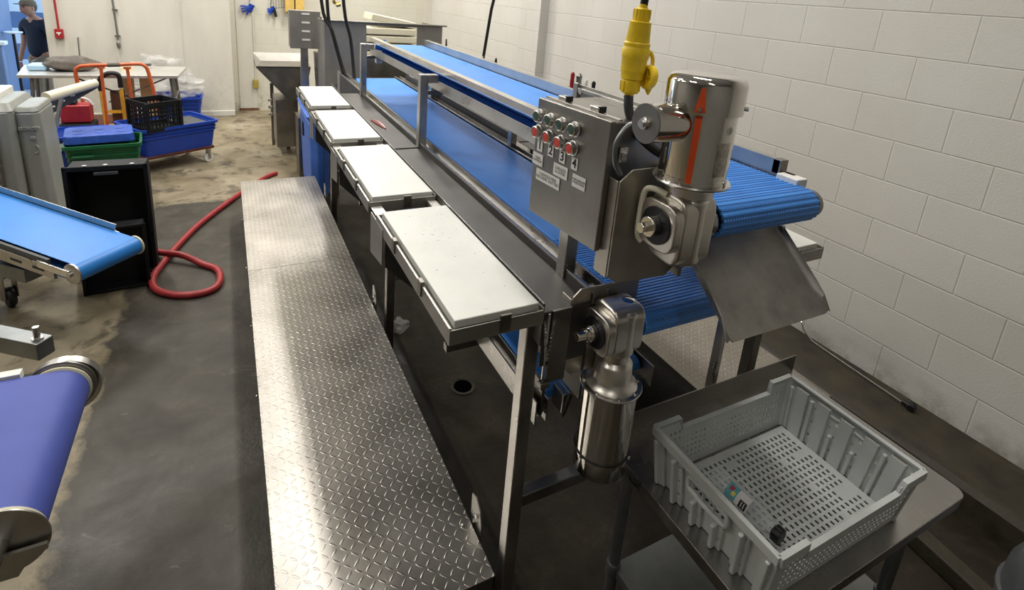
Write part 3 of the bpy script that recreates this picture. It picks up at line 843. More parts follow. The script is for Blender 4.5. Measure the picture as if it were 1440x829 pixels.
# grey conduit from the box to the motor
MB().tube([(-2.118, -1.385, 1.655), (-2.150, -1.378, 1.643), (-2.172, -1.375, 1.608), (-2.166, -1.372, 1.565), (-2.145, -1.37, 1.535)], .0055, 10, 6).build('conduit', 'galv', cv)
# tie springs at the near end of the left tray
for x in (-2.220, -2.195):
    m = MB(); pts = []
    z0, z1 = 1.135, 1.02; x1 = -2.208 if x < -2.21 else -2.204
    for k in range(120):
        t = k / 119; a = 2 * PI * 20 * t
        pts.append((x + (x1 - x) * t + .0035 * math.cos(a), -1.263 + .0035 * math.sin(a), z0 + (z1 - z0) * t))
    m.tube(pts, .0011, 5); m.build('spring', 'steel_bright', cv)
MB().box(-2.213, -2.207, -1.262, -1.258, .93, 1.15).build('spring_plate', 'steel_bright', cv)
MB().box(-2.20, -2.146, -1.262, -1.255, .95, 1.155).build('end_plate', 'steel_dark', cv)
MB().box(-2.222, -2.195, -1.275, -1.255, .945, .962).build('clevis', 'steel_dull', cv, bevel=.003)

# cutting boards on the left, one on the right
LBL = ['white cutting board nearest the far machine, above the blue barrel', 'second white cutting board counted from the far machine',
       'clean white cutting board just behind the wet nearest one', 'nearest left cutting board, wet and strewn with tiny fish scraps']
for i, (a, b) in enumerate(BY):
    o = MB().box(-2.452, -2.235, a, b, 1.1585, 1.18).build('cutting_board', 'board', None, bevel=.003)
    tag(o, LBL[i], 'cutting board', 'cutting boards')
for i, (a, b) in enumerate(BY):
    if i != 3: continue
    o = MB().box(2 * CX + 2.235, 2 * CX + 2.452, a, b, 1.1585, 1.18).build('cutting_board', 'board', None, bevel=.003)
    tag(o, 'white cutting board on the wall side, peeping out beside the chute', 'cutting board', 'cutting boards')
# scraps on the nearest board
m = MB()
for k in range(70):
    x = random.gauss(-2.335, .05); y = random.gauss(-.92, .16)
    if not (-2.445 < x < -2.242 and -1.24 < y < -.62): continue
    r = random.uniform(.0006, .0022)
    m.sphere((x, y, 1.1802), r, (random.uniform(1, 2), 1, .5), 6, 4)
o = m.build('fish_scraps', 'label'); tag(o, 'tiny pale fish scraps and drops scattered on the nearest cutting board', 'scraps', kind='stuff')
o = MB().tube([(-2.18, .72, 1.156), (-2.16, .62, 1.158), (-2.15, .52, 1.156)], .009, 8, 3, rad=lambda t: .4 + 1.2 * math.sin(PI * t)).build('fish_scrap', 'meat')
tag(o, 'reddish scrap of fish lying in the gutter behind the second board', 'scrap')

# ------------------------------------------------------------------ step platforms
def platform(x0, x1, y0, y1, zt, label, legs, mat, seam=None):
    t = thing('step_platform', label, 'platform', ((x0 + x1) / 2, (y0 + y1) / 2, 0))
    if seam:
        MB().box(x0, x1, y0, seam - .0015, zt - .004, zt).build('tread_plate', mat, t, bevel=.001)
        MB().box(x0, x1, seam + .0015, y1, zt - .004, zt).build('tread_plate', mat, t, bevel=.001)
    else: MB().box(x0, x1, y0, y1, zt - .004, zt).build('tread_plate', mat, t, bevel=.001)
    m = MB().box(x0, x0 + .004, y0, y1, zt - .05, zt - .004).box(x1 - .004, x1, y0, y1, zt - .05, zt - .004).box(x0, x1, y0, y0 + .004, zt - .05, zt - .004).box(x0, x1, y1 - .004, y1, zt - .05, zt - .004)
    m.build('skirt', 'steel_dull', t)
    for y in legs:
        for x in (x0 + .02, x1 - .055):
            l = MB().box(x, x + .035, y, y + .035, .01, zt - .004).build('leg', 'steel_dark', t)
            MB().cyl((x + .018, y + .018, 0), (x + .018, y + .018, .012), .024, seg=16).build('foot', 'rubber', l)
    return t
p1 = platform(-2.828, -2.272, -1.225, 2.31, .30, 'long raised walkway of shiny tread plate in the middle foreground', (-1.19, -.1, 1.2, 2.24), 'tread', .80)
for y in (-1.10, .22, 1.80):     # hinge brackets to the conveyor legs
    b = MB().oprism([(0, .24), (.075, .24), (.075, .385), (.045, .398), (.015, .375), (0, .33)], (-2.262, y, 0), (0, 1, 0), (0, 0, 1), .004).build('bracket', 'steel_dull', p1)
    for q in ((.03, .345), (.05, .30)):
        MB().cyl((-2.268, y + q[0], q[1]), (-2.255, y + q[0], q[1]), .007, seg=6).build('bolt', 'steel_bright', b)
m = MB()
for y in (-1.05, -.2, .3, .9, 1.6):
    for x in (-2.834, -2.30): m.sphere((x if x < -2.5 else -2.30, y, .302 if x > -2.5 else .27), .006, seg=8, rings=5)
m.build('rivets', 'steel_bright', p1)
p2 = platform(-1.13, -.585, -1.13, 1.96, .30, 'dull tread plate walkway against the right wall behind the bare table', (-1.0, .5, 1.88), 'tread_dull')

# ------------------------------------------------------------------ steel work table, crate and bottle
TX0, TX1, TY0, TY1, TZ = -1.915, -1.062, -1.90, -1.205, .62
t = thing('work_table', 'low stainless work table with a raised back lip and a shelf underneath', 'table', ((TX0 + TX1) / 2, (TY0 + TY1) / 2, 0))
top = rrect((TX0 + TX1) / 2, (TY0 + TY1) / 2 + .05, TX1 - TX0, TY1 - TY0, .004, 2)
# near corners rounded
TYN = -1.765
poly = [(TX0, TY1), (TX0, -2.3), (-1.62, -2.3)]
m = MB()
pts = [(TX0, TY1), (TX0, TYN)]
r = .03
for k in range(5):
    a = math.radians(180 + 90 * k / 4); pts.append((TX0 + r + r * math.cos(a), TYN + r + r * math.sin(a)))
for k in range(7):
    a = math.radians(270 + 90 * k / 6); pts.append((TX1 - r + r * math.cos(a), TYN + r + r * math.sin(a)))
pts.append((TX1, TY1))
pts = [pts[0]] + pts[2:]
m.prism(pts, 'z', TZ - .0025, TZ)
m.build('tabletop', 'table', t)
# rolled edge under the rim
m = MB()
inner = [(TX0 + .003, TY1)] + [(x * .9925 + (TX0 + TX1) / 2 * .0075, y * .9925 + (TYN + TY1) / 2 * .0075) for x, y in pts[1:-1]] + [(TX1 - .003, TY1)]
n = len(pts); vs = [(x, y, TZ - .002) for x, y in pts] + [(x, y, TZ - .040) for x, y in inner]
m.add(vs, [(i, i + 1, n + i + 1, n + i) for i in range(n - 1)])
m.build('rolled_edge', 'steel', t, solid=.002)
MB().box(TX0, TX1, TY1 - .001, TY1 + .003, TZ - .03, TZ + .068).build('back_lip', 'steel_dull', t)
MB().box(TX0 + .10, TX1 - .10, -1.55, -1.42, TZ - .03, TZ - .003).build('stiffener', 'steel_dark', t)
for x, y in ((TX0 + .035, TY1 - .075), (TX1 - .09, TY1 - .075), (TX0 + .035, TYN + .05), (TX1 - .10, TYN + .075)):
    lg = MB().cyl((x, y, .02), (x, y, TZ - .003), .0175, seg=20).build('leg', 'galv', t)
    MB().lathe([(.016, 0), (.020, .004), (.020, .02), (.012, .03)], (x, y, 0), seg=16).build('foot', 'black_plastic', lg)
    MB().lathe([(.021, 0), (.0225, .003), (.0225, .045), (.021, .048)], (x, y, .165), seg=20).build('collar', 'galv', lg)
    MB().lathe([(.030, 0), (.030, .02), (.020, .055)], (x, y, TZ - .004), (0, 0, -1), seg=20).build('gusset', 'steel_dark', lg)
MB().box(TX0 + .035, TX1 - .09, TYN + .05, TY1 - .075, .198, .202).box(TX0 + .03, TX0 + .035, TYN + .05, TY1 - .075, .172, .202).box(TX0 + .035, TX1 - .09, TYN + .045, TYN + .05, .172, .202).build('undershelf', 'galv', t)

# grey vented crate
crate = thing('vented_crate', 'light grey vented plastic crate holding an empty bottle on the steel table', 'crate', (-1.605, -1.545, TZ))
x0, x1, y0, y1 = -1.868, -1.342, -1.722, -1.368
X0, X1, Y0, Y1 = -1.888, -1.322, -1.742, -1.350
zb, zt = TZ + .002, TZ + .168
m = MB()
holed(m, (x0 + .012, y0 + .012, zb + .003), (1, 0, 0), (0, 1, 0), x1 - x0 - .024, y1 - y0 - .024, 27, 18, .40, .60,
      skip=lambda i, j: i in (0, 26) or j in (0, 17) or (i in (6, 20) and j % 5 == 2) or (i > 22 and j in (4, 5, 12)) or (i in (11, 12) and j == 15))
m.build('floor_grid', 'grey_plastic', crate, solid=.003)
def lerp(a, b, t): return a + (b - a) * t
def wall(p0, p1, q0, q1, dip, name, nu, handle=False, ribs=5):
    """p0->p1 base edge, q0->q1 rim edge; dip lowers the middle of the rim"""
    p0, p1, q0, q1 = map(Vector, (p0, p1, q0, q1))
    L = (p1 - p0).length; u = (p1 - p0).normalized()
    out = Vector((u.y, -u.x, 0))
    if out.dot((p0 + p1) / 2 - Vector((-1.605, -1.545, zb))) < 0: out = -out
    m = MB()
    H = q0.z - p0.z
    def P(s, h, o=0.0):
        a = p0.lerp(p1, s); b = q0.lerp(q1, s)
        return a.lerp(b, h) + out * o
    hmax = lambda s: (H - dip * (1 if .17 < s < .83 else 0)) / H
    nv = 7
    for i in range(nu):
        s0, s1 = i / nu, (i + 1) / nu; sm = (s0 + s1) / 2
        top_ = hmax(sm) * .90
        # alternately recessed bays
        seg = int(sm * (2 * ribs + 1)); o = -.010 if seg % 2 and handle else 0
        for j in range(nv):
            h0, h1 = top_ * j / nv, top_ * (j + 1) / nv
            c = [P(s0, h0, o), P(s1, h0, o), P(s1, h1, o), P(s0, h1, o)]
            solid_ = (i < 2 or i >= nu - 2 or j == 0 or j == nv - 1 or (handle and (seg % 2 == 1 or j % 2 == i % 2)))
            if handle and .36 < sm < .64 and 3 < j < 6 and q0.x < -1.6:
                continue
            if solid_: m.add(c, [(0, 1, 2, 3)]); continue
            ce = sum(c, Vector()) / 4; k = [ce.lerp(a, .44) for a in c]
            m.add(c + k, [(0, 1, 5, 4), (1, 2, 6, 5), (2, 3, 7, 6), (3, 0, 4, 7)])
        if handle and i and int((s0 - .5 / nu) * (2 * ribs + 1)) != seg:
            m.add([P(s0, 0, 0), P(s0, top_, 0), P(s0, top_, -.010), P(s0, 0, -.010)], [(0, 1, 2, 3)])
    w = m.build(name, 'grey_plastic', crate, solid=.0025)
    # rim
    m = MB(); ss = [0, .165, .175, .825, .835, 1]; hs = [1, 1, (H - dip) / H, (H - dip) / H, 1, 1]
    if not dip: ss = [0, 1]; hs = [1, 1]
    for a, b, ha, hb in zip(ss[:-1], ss[1:], hs[:-1], hs[1:]):
        A0, B0 = P(a, ha, 0), P(b, hb, 0)
        d = Vector((0, 0, -.026))
        o1, o2 = out * .006, out * -.008
        vs = [A0 + o2, A0 + o1, A0 + o1 + d, A0 + o2 + d * .2, B0 + o2, B0 + o1, B0 + o1 + d, B0 + o2 + d * .2]
        m.add(vs, [(0, 4, 5, 1), (1, 5, 6, 2), (2, 6, 7, 3), (3, 7, 4, 0), (0, 1, 2, 3), (4, 7, 6, 5)])
    m.build('rim', 'grey_plastic', w, bevel=.0025, seg=2)
    if handle:
        c = P(.5, .67, .004)
        pts2 = []
        for k in range(33):
            a = 2 * PI * k / 32; hx, hz = .062, .021
            ca, sa = math.cos(a), math.sin(a)
            e = .35
            pts2.append(c + u * hx * math.copysign(abs(ca) ** e if abs(ca) > .7 else abs(ca), ca) + Vector((0, 0, hz * math.copysign(abs(sa) ** .6, sa))))
        MB().tube(pts2, .0055, 8).build('hand_hole', 'grey_plastic', w)
        # outer feet like buttresses
        for s in (.04, .22, .41, .59, .78, .96):
            a = P(s, 0, .003); b = P(s, .82 if abs(s - .5) > .2 else .46, .004)
            MB().bar(a, b, .030 if .1 < s < .9 else .022, .012, out.cross(Vector((0, 0, 1)))).build('buttress', 'grey_plastic', w, bevel=.004)
    return w
wall((x0, y0, zb), (x0, y1, zb), (X0, Y0, zt), (X0, Y1, zt), 0, 'end_wall', 22, True)
wall((x1, y0, zb), (x1, y1, zb), (X1, Y0, zt), (X1, Y1, zt), 0, 'end_wall', 22, True)
wall((x0, y0, zb), (x1, y0, zb), (X0, Y0, zt), (X1, Y0, zt), .034, 'side_wall', 34)
wall((x0, y1, zb), (x1, y1, zb), (X0, Y1, zt), (X1, Y1, zt), .034, 'side_wall', 34)
for cx_, cy_, qx, qy in ((x0, y0, X0, Y0), (x1, y0, X1, Y0), (x0, y1, X0, Y1), (x1, y1, X1, Y1)):
    sx = 1 if cx_ > -1.6 else -1; sy = 1 if cy_ > -1.54 else -1
    m = MB(); vs = []; fs = []
    for z, ax, ay in ((zb, cx_, cy_), (zt, qx, qy)):
        for k in range(7):
            a = PI / 2 * k / 6; r = .028
            vs.append((ax + sx * (-r + r * math.cos(a)) + sx * .004, ay + sy * (-r + r * math.sin(a)) + sy * .004, z))
    m.add(vs, [(k, k + 1, 8 + k, 7 + k) for k in range(6)])
    m.build('corner', 'grey_plastic', crate, solid=.004)
# bottle
bx0 = Vector((-1.742, -1.452, TZ + .043)); bx1 = Vector((-1.727, -1.650, TZ + .040)); bd = (bx1 - bx0).normalized()
bot = thing('plastic_bottle', 'empty clear plastic bottle with a black cap lying in the grey crate', 'bottle', bx0)
Lb = (bx1 - bx0).length
prof = [(.001, .004), (.018, 0), (.027, .003), (.0300, .012), (.0300, .05), (.0288, .054), (.0300, .058), (.0300, .12), (.0285, .128), (.0300, .135), (.026, .155), (.017, .178), (.0125, .188), (.0125, .195)]
k = Lb / .205
MB().lathe([(r, h * k) for r, h in prof], bx0, bd, 36).build('bottle_body', 'clear', bot)
cap = MB().lathe([(.0165, .186 * k), (.0175, .188 * k), (.0175, .207 * k), (.0165, .209 * k), (.001, .2095 * k)], bx0, bd, 20).build('cap', 'rubber', bot)
m = MB(); Rb = rotm(bd)
for i in range(10):
    a = 2 * PI * i / 10
    m.obox(bx0 + bd * .198 * k + Rb @ Vector((.0178 * math.cos(a), .0178 * math.sin(a), 0)), (.006, .006, .018), Rb @ Vector((math.cos(a), math.sin(a), 0)), Rb @ Vector((-math.sin(a), math.cos(a), 0)))
m.build('cap_ribs', 'rubber', cap)
# label band: teal and yellow print, white panel, black panel
upv = Vector((-.62, 0, .78)); upv = (upv - bd * upv.dot(bd)).normalized(); side = bd.cross(upv)
def band(name, h0, h1, a0, a1, mat, r=.0304, n=12, par=bot):
    m = MB(); vs = []
    for i in range(n + 1):
        a = math.radians(a0 + (a1 - a0) * i / n)
        d = upv * math.cos(a) + side * math.sin(a)
        for h in (h0, h1): vs.append(bx0 + bd * h * k + d * r)
    m.add(vs, [(2 * i, 2 * i + 2, 2 * i + 3, 2 * i + 1) for i in range(n)])
    return m.build(name, mat, par)
lab = band('bottle_label', .056, .122, -32, 42, 'label')
band('print', .056, .086, -32, 42, 'sticker_teal', .0307, par=lab)
band('print', .062, .074, -18, 6, 'sticker_red', .0309, 6, lab)
band('print', .072, .082, 0, 22, 'sticker_yellow', .0310, 6, lab)
band('print', .098, .119, 4, 42, 'ink', .0308, 8, lab)
for q in (.104, .111): band('print', q, q + .002, 10, 36, 'label', .0310, 6, lab)

# ------------------------------------------------------------------ yellow plug connector and its cable
cn = thing('plug_connector', 'yellow watertight plug connector hanging on a black cable with its cap dangling', 'connector', (-2.09, -1.30, 1.68))
s_ = .205 / .775
P_ = [(.010, 0), (.013, .012), (.0225, .015), (.0245, .045), (.0235, .047), (.0285, .050), (.0295, .065), (.0312, .067), (.0320, .072), (.0322, .098), (.0345, .101), (.0355, .108), (.0350, .122), (.0325, .127), (.0335, .131), (.0335, .136), (.0305, .139), (.0270, .183), (.0285, .186), (.0210, .188), (.0190, .216), (.0120, .220), (.0100, .228)]
k2 = .200 / .228
MB().lathe([(r * .84, h * k2) for r, h in P_], (-2.094, -1.30, 1.684), (.03, 0, 1), 40).build('housing', 'yellow', cn)
for z_, rr, n_ in ((.018, .0235, 8), (.190, .0195, 8)):
    m = MB()
    for i in range(n_):
        a = 2 * PI * i / n_; c = Vector((-2.094 + .03 * z_, -1.30, 1.684 + z_ * k2 + .012)) + Vector((math.cos(a), math.sin(a), 0)) * rr * .84
        m.obox(c, (.004, .007, .022), (math.cos(a), math.sin(a), 0), (-math.sin(a), math.cos(a), 0))
    m.build('grip_ribs', 'yellow', cn)
MB().tube([(-2.072, -1.31, 1.790), (-2.062, -1.315, 1.785), (-2.057, -1.318, 1.770), (-2.060, -1.322, 1.755)], .0045, 8, 5).build('strap', 'yellow', cn)
cp = MB().lathe([(.024, -.009), (.026, -.006), (.026, .004), (.022, .007), (.018, .007), (.018, .002), (.001, .002)], (-2.066, -1.322, 1.734), (-.96, .16, .12), 32).build('dust_cap', 'yellow', cn)
Rc = rotm((-.96, .16, .12)); m = MB()
for a in (0, PI / 2): m.obox(Vector((-2.066, -1.322, 1.734)) + Rc @ Vector((0, 0, .0035)), (.036, .0035, .004), Rc @ Vector((math.cos(a), math.sin(a), 0)), Rc @ Vector((-math.sin(a), math.cos(a), 0)))
m.build('cap_spokes', 'yellow', cp)
MB().lathe([(.011, 0), (.006, .012), (.002, .020)], (-2.062, -1.322, 1.716), (.05, -.05, -1), 12).build('tab', 'yellow', cp)
MB().tube([(-2.087, -1.30, 1.875), (-2.084, -1.30, 2.1), (-2.07, -1.26, 3.2), (-2.05, -1.2, 4.5)], .0085, 12, 6).build('cable', 'rubber', cn)
MB().tube([(-2.094, -1.30, 1.690), (-2.098, -1.315, 1.655), (-2.090, -1.345, 1.615), (-2.062, -1.378, 1.585), (-2.035, -1.40, 1.575)], .0105, 12, 6).build('cable', 'rubber', cn)

# ------------------------------------------------------------------ things on the curb and the floor at right
hk = thing('hook_rod', 'thin metal rod with a curled hook and black grip lying along the curb', 'rod', (-.06, -.95, .14))
MB().tube([(-.012, -.595, .215), (-.035, -.60, .235), (-.052, -.625, .225), (-.052, -.65, .190), (-.040, -.68, .162), (-.045, -.75, .152), (-.075, -1.20, .150)], .0045, 8, 6).build('rod', 'steel_bright', hk)
MB().cyl((-.072, -1.19, .155), (-.075, -1.23, .156), .013, seg=14).cyl((-.095, -1.235, .156), (-.045, -1.222, .156), .016, seg=16).build('grip', 'rubber', hk, bevel=.002)
br = thing('grey_drum', 'dark grey rounded plastic drum at the bottom right corner', 'drum', (-.70, -2.02, 0))
MB().lathe([(.17, 0), (.19, .02), (.205, .16), (.20, .30), (.18, .36), (.12, .39), (.001, .40)], (-.70, -2.02, 0), (0, 0, 1), 40).build('drum_body', 'dark_grey', br)
MB().lathe([(.205, .20), (.212, .205), (.212, .22), (.205, .225)], (-.70, -2.02, 0), (0, 0, 1), 40).build('hoop', 'dark_grey', br)
def blob(name, c, r, sc, mat, seed, amp=.3, seg=18, rings=10, parent=None, fr=2.0):
    random.seed(seed); ph = [random.uniform(0, 6.28) for _ in range(9)]
    m = MB().sphere((0, 0, 0), 1, (1, 1, 1), seg, rings)
    for i, p in enumerate(m.v):
        d = 1 + amp * (math.sin(fr * p.x * 2 + ph[0]) * math.cos(fr * p.y * 2.3 + ph[1]) + .5 * math.sin(fr * p.z * 4 + ph[2] + p.x * 3) + .4 * math.sin(fr * 5 * p.y + ph[3] + p.z * 4)) * .6
        m.v[i] = Vector((c[0] + p.x * r * sc[0] * d, c[1] + p.y * r * sc[1] * d, max(c[2] + p.z * r * sc[2] * d, c[2] - r * sc[2])))
    return m.build(name, mat, parent, sub=1)
tag(blob('plastic_scrap', (-2.08, .40, .035), .05, (1, .9, .7), 'bag', 3, .5), 'crumpled bit of clear plastic on the dark floor under the trays', 'scrap')
random.seed(11)

# red hose: one loop on the floor
hp = [(-2.50, 3.28, .02), (-2.62, 3.15, .02), (-2.85, 2.75, .02), (-3.10, 2.25, .02), (-3.22, 1.93, .02), (-3.31, 1.62, .02), (-3.35, 1.42, .02), (-3.32, 1.27, .02), (-3.22, 1.17, .02),
      (-3.10, 1.14, .02), (-3.01, 1.18, .02), (-2.98, 1.29, .02), (-3.00, 1.42, .02), (-3.08, 1.52, .02), (-3.20, 1.63, .05), (-3.32, 1.72, .045), (-3.45, 1.86, .02)]
tag(MB().tube(hp, .021, 12, 6).build('hose', 'red_hose'), 'thick red rubber hose curled in a loop on the grey floor', 'hose')

# ------------------------------------------------------------------ blue belt conveyor at left
def local_box(m, s0, s1, t0, t1, z0, z1): return m.box(s0, s1, t0, t1, z0, z1)
ra = math.atan2(.665, -.747)
lc = thing('belt_conveyor', 'low wheeled conveyor with a bright smooth blue belt at left', 'conveyor', (-3.47, .915, 0), ra)
# local: +x runs away from the end roller, y across (far side negative), belt rises gently
SL = .10; W2 = .163; ZA = .425; RA = .046
def za(s): return ZA + SL * s
m = MB(); pr_ = []
S_END = 2.3
for s, dz in ((S_END, RA),): pr_.append((s, za(s) + RA))
pr_.append((.0, ZA + RA))
for i in range(1, 12):
    a = PI / 2 + PI * i / 12; pr_.append((RA * math.cos(a), ZA + RA * math.sin(a)))
pr_ += [(0, ZA - RA), (S_END, za(S_END) - RA)]
vs = [(p[0], -W2, p[1]) for p in pr_] + [(p[0], W2, p[1]) for p in pr_]; n = len(pr_)
m.add(vs, [(i, i + 1, n + i + 1, n + i) for i in range(n - 1)])
m.build('belt', 'belt_flat', lc, local=True, solid=.003)
m = MB().cyl((0, -W2 - .012, ZA), (0, W2 + .012, ZA), RA - .003, seg=24)
m.build('roller', 'white_plastic', lc, local=True)
for sy in (-1, 1):
    MB().lathe([(RA + .006, 0), (RA + .006, .008), (RA - .008, .014), (.012, .014), (.012, .026), (.001, .026)], (0, sy * (W2 + .003), ZA), (0, sy, 0), 28).build('roller_flange', 'cream' if sy < 0 else 'steel', lc, local=True)
def sl(s0, s1, z0, z1, cut=0):  # sloped side strip in the x-z plane
    return [(s0 + cut, za(s0) + z0), (s1, za(s1) + z0), (s1, za(s1) + z1), (s0, za(s0) + z1)]
def yprism(m, poly, y0, y1): return m.prism(poly, 'y', y0, y1)
# NB prism on axis 'y' takes (x, z) pairs
m = MB().prism(sl(.12, S_END, .036, .085, .02), 'y', -W2 - .008, -W2 - .004)
m.prism(sl(.12, S_END, .030, .036), 'y', -W2 - .020, -W2 - .004)
m.build('side_guard', 'steel', lc, local=True)
m = MB().prism(sl(.13, S_END, .012, .040), 'y', W2 + .004, W2 + .020); m.build('side_guard', 'dark_grey', lc, local=True, bevel=.002)
for sy in (-1, 1):
    m = MB().prism(sl(.10, S_END, -.055, .008), 'y', *sorted((sy * (W2 + .006), sy * (W2 + .022))))
    f = m.build('frame_rail', 'galv' if sy < 0 else 'steel', lc, local=True, bevel=.002)
    m = MB().prism(sl(-.0, .20, -.020, .020), 'y', *sorted((sy * (W2 + .014), sy * (W2 + .026))))
    m.build('roller_bracket', 'steel_bright', lc, local=True, bevel=.006)
    for s in (.16, .30, .46, .62): MB().prism(sl(s, s + .07, -.030, -.018), 'y', *sorted((sy * (W2 + .022), sy * (W2 + .024)))).build('slot', 'rubber', f, local=True)
MB().box(.45, 1.9, -.09, .09, .23, .31).build('base_frame', 'galv', lc, local=True, bevel=.004)
MB().box(.6, .66, -.05, .05, .30, .52).box(1.6, 1.66, -.05, .05, .30, .58).build('upright', 'galv', lc, local=True)
for s, y in ((.70, .02), (1.75, .02)):
    w_ = MB().lathe([(.02, -.018), (.05, -.018), (.056, -.010), (.056, .010), (.05, .018), (.02, .018)], (s, y, .056), (.3, 1, 0), 28).build('wheel', 'rubber', lc, local=True)
    MB().cyl((s - .006, y - .024, .056), (s + .008, y + .024, .056), .012, seg=12).build('hub', 'steel', w_, local=True)
    MB().box(s - .02, s + .02, y - .035, y - .028, .045, .20).box(s - .02, s + .02, y + .028, y + .035, .045, .20).box(s - .05, s + .05, y - .045, y + .045, .195, .235).build('fork', 'steel_dull', lc, local=True, bevel=.003)
MB().tube([(.95, .19, .30), (.8, .17, .27), (.75, .12, .30), (.7, .10, .38)], .006, 8, 4).build('cable', 'rubber', lc, local=True)

# ------------------------------------------------------------------ violet-blue belt conveyor, bottom left
vc = thing('drum_conveyor', 'conveyor end with a dull violet-blue belt around a big drum at bottom left', 'conveyor', (-3.32, -.80, 0))
zc, rd = .735, .065
bxe = -3.325; ya, yb = -1.02, -.575
m = MB(); pr_ = [(-4.3, zc + rd + .02)] + [(bxe + rd * math.cos(a), zc + rd * math.sin(a)) for a in [PI / 2 - PI * i / 18 for i in range(19)]] + [(-4.3, zc - rd - .0)]
n = len(pr_); vs = [(p[0], ya, p[1]) for p in pr_] + [(p[0], yb, p[1]) for p in pr_]
m.add(vs, [(i, i + 1, n + i + 1, n + i) for i in range(n - 1)]); m.build('belt', 'belt_violet', vc, solid=.004)
for y, s in ((ya, -1), (yb, 1)):
    MB().lathe([(rd + .002, 0), (rd + .008, .004), (rd + .006, .012), (rd - .004, .014), (.02, .014)], (bxe, y, zc), (0, s, 0), 40).build('belt_guide', 'cream', vc)
    m = MB().lathe([(rd + .012, .016), (rd + .016, .018), (rd + .016, .022), (.02, .022)], (bxe, y, zc), (0, s, 0), 40)
    m.build('drum_flange', 'steel_dull', vc)
    MB().cyl((bxe, y + s * .02, zc), (bxe, y + s * .075, zc), .014, seg=16).build('shaft', 'steel_bright', vc)
    MB().prism([(-4.3, zc - .05), (bxe + .075, zc - .030), (bxe + .075, zc - .016), (-4.3, zc - .02)], 'y', *sorted((y + s * .03, y + s * .038))).prism([(-4.3, zc - .05), (bxe + .02, zc - .085), (bxe + .06, zc - .020), (-4.3, zc - .02)], 'y', *sorted((y + s * .028, y + s * .031))).build('bearing_plate', 'steel_dull', vc)
MB().lathe([(rd + .020, .030), (rd + .020, .055), (.03, .060)], (bxe + .005, yb, zc - .01), (0, 1, 0), 40).build('end_drum', 'steel', vc)
MB().box(-4.3, -3.40, yb + .004, yb + .03, zc + rd - .01, zc + rd + .012).build('belt_edge_guard', 'label', vc)
MB().box(-4.3, -3.5, ya + .02, yb - .02, .60, .64).box(-3.75, -3.70, ya + .03, ya + .07, .0, .62).box(-3.75, -3.70, yb - .07, yb - .03, .0, .62).build('stand', 'galv', vc)
m = MB().bar((-3.75, -.02, .69), (-3.425, -.265, .69), .055, .06); ar = m.build('tension_arm', 'galv', vc, bevel=.004)
MB().bar((-3.75, .0, .655), (-3.44, -.25, .66), .035, .02).build('arm_channel', 'steel_dark', vc)
MB().bar((-3.9, -.30, .62), (-3.40, -.40, .66), .03, .05).build('arm_link', 'black_plastic', vc)
MB().cyl((-3.445, -.255, .715), (-3.445, -.255, .727), .016, seg=6).cyl((-3.445, -.255, .727), (-3.445, -.255, .765), .009, seg=14).build('bolt', 'steel_bright', ar)

# ------------------------------------------------------------------ grey washdown machine at left edge
gm = thing('grey_machine', 'tall grey cast machine housing with raised lettering at left edge', 'machine', (-4.02, 2.30, 0))
def taper(m, b0, b1, z0, z1, cut=.03):
    def ring(b, z):
        xa, xb, ya_, yb_ = b
        return [(xa + cut, ya_, z), (xb - cut, ya_, z), (xb, ya_ + cut, z), (xb, yb_ - cut, z), (xb - cut, yb_, z), (xa + cut, yb_, z), (xa, yb_ - cut, z), (xa, ya_ + cut, z)]
    vs = ring(b0, z0) + ring(b1, z1)
    return m.add(vs, [tuple(range(8))[::-1], tuple(range(8, 16))] + [(i, (i + 1) % 8, 8 + (i + 1) % 8, 8 + i) for i in range(8)])
m = MB(); taper(m, (-4.07, -3.925, 2.14, 2.50), (-4.085, -3.955, 2.14, 2.50), .12, .92, .035); taper(m, (-4.085, -3.955, 2.14, 2.50), (-4.07, -3.965, 2.16, 2.48), .92, .958, .03)
m.build('gear_cover', 'grey_paint', gm, bevel=.010, seg=3)
m = MB(); taper(m, (-4.22, -4.07, 2.10, 2.62), (-4.21, -4.075, 2.12, 2.60), .12, .93, .03); taper(m, (-4.21, -4.075, 2.12, 2.60), (-4.19, -4.10, 2.16, 2.56), .93, .985, .02)
m.build('housing', 'grey_paint', gm, bevel=.008, seg=3)
text('raised_lettering', 'DONOSS', .025, (-4.012, 2.138, .82), (1, 0, 0), (0, 0, 1), 'grey_paint', gm, .002, .006)
MB().lathe([(.012, 0), (.018, .001), (.012, .004)], (-4.0, 2.139, .755), (0, -1, 0), 16).tube([(-3.99, 2.137, .71), (-3.98, 2.137, .69), (-3.987, 2.137, .66), (-4.0, 2.137, .655)], .006, 6, 3).build('drain_boss', 'grey_paint', gm)
m = MB()
for z in (.30, .36, .42, .48, .54): m.box(-4.24, -4.18, 2.02, 2.09, z, z + .03)
m.box(-4.235, -4.16, 2.07, 2.16, .12, .86); m.build('gear_rack', 'steel', gm, bevel=.006)
m = MB()
for k in range(7): m.cyl((-4.20 - .02 * (k % 3), 2.03, .60 + .03 * k), (-4.20 - .02 * (k % 3), 2.12, .60 + .03 * k), .022, seg=8)
m.build('valve_cluster', 'brass', gm, bevel=.003)
MB().tube([(-4.36, 2.2, .35), (-4.30, 2.15, .50), (-4.27, 2.1, .45), (-4.26, 2.0, .30), (-4.24, 1.95, .15)], .035, 12, 5).build('pale_hose', 'cream', gm)
MB().box(-4.4, -4.18, 2.2, 2.6, .86, 1.02).build('side_box', 'white_plastic', gm, bevel=.01)
MB().box(-4.25, -3.88, 2.10, 2.6, .0, .12).build('base', 'galv', gm, bevel=.01)
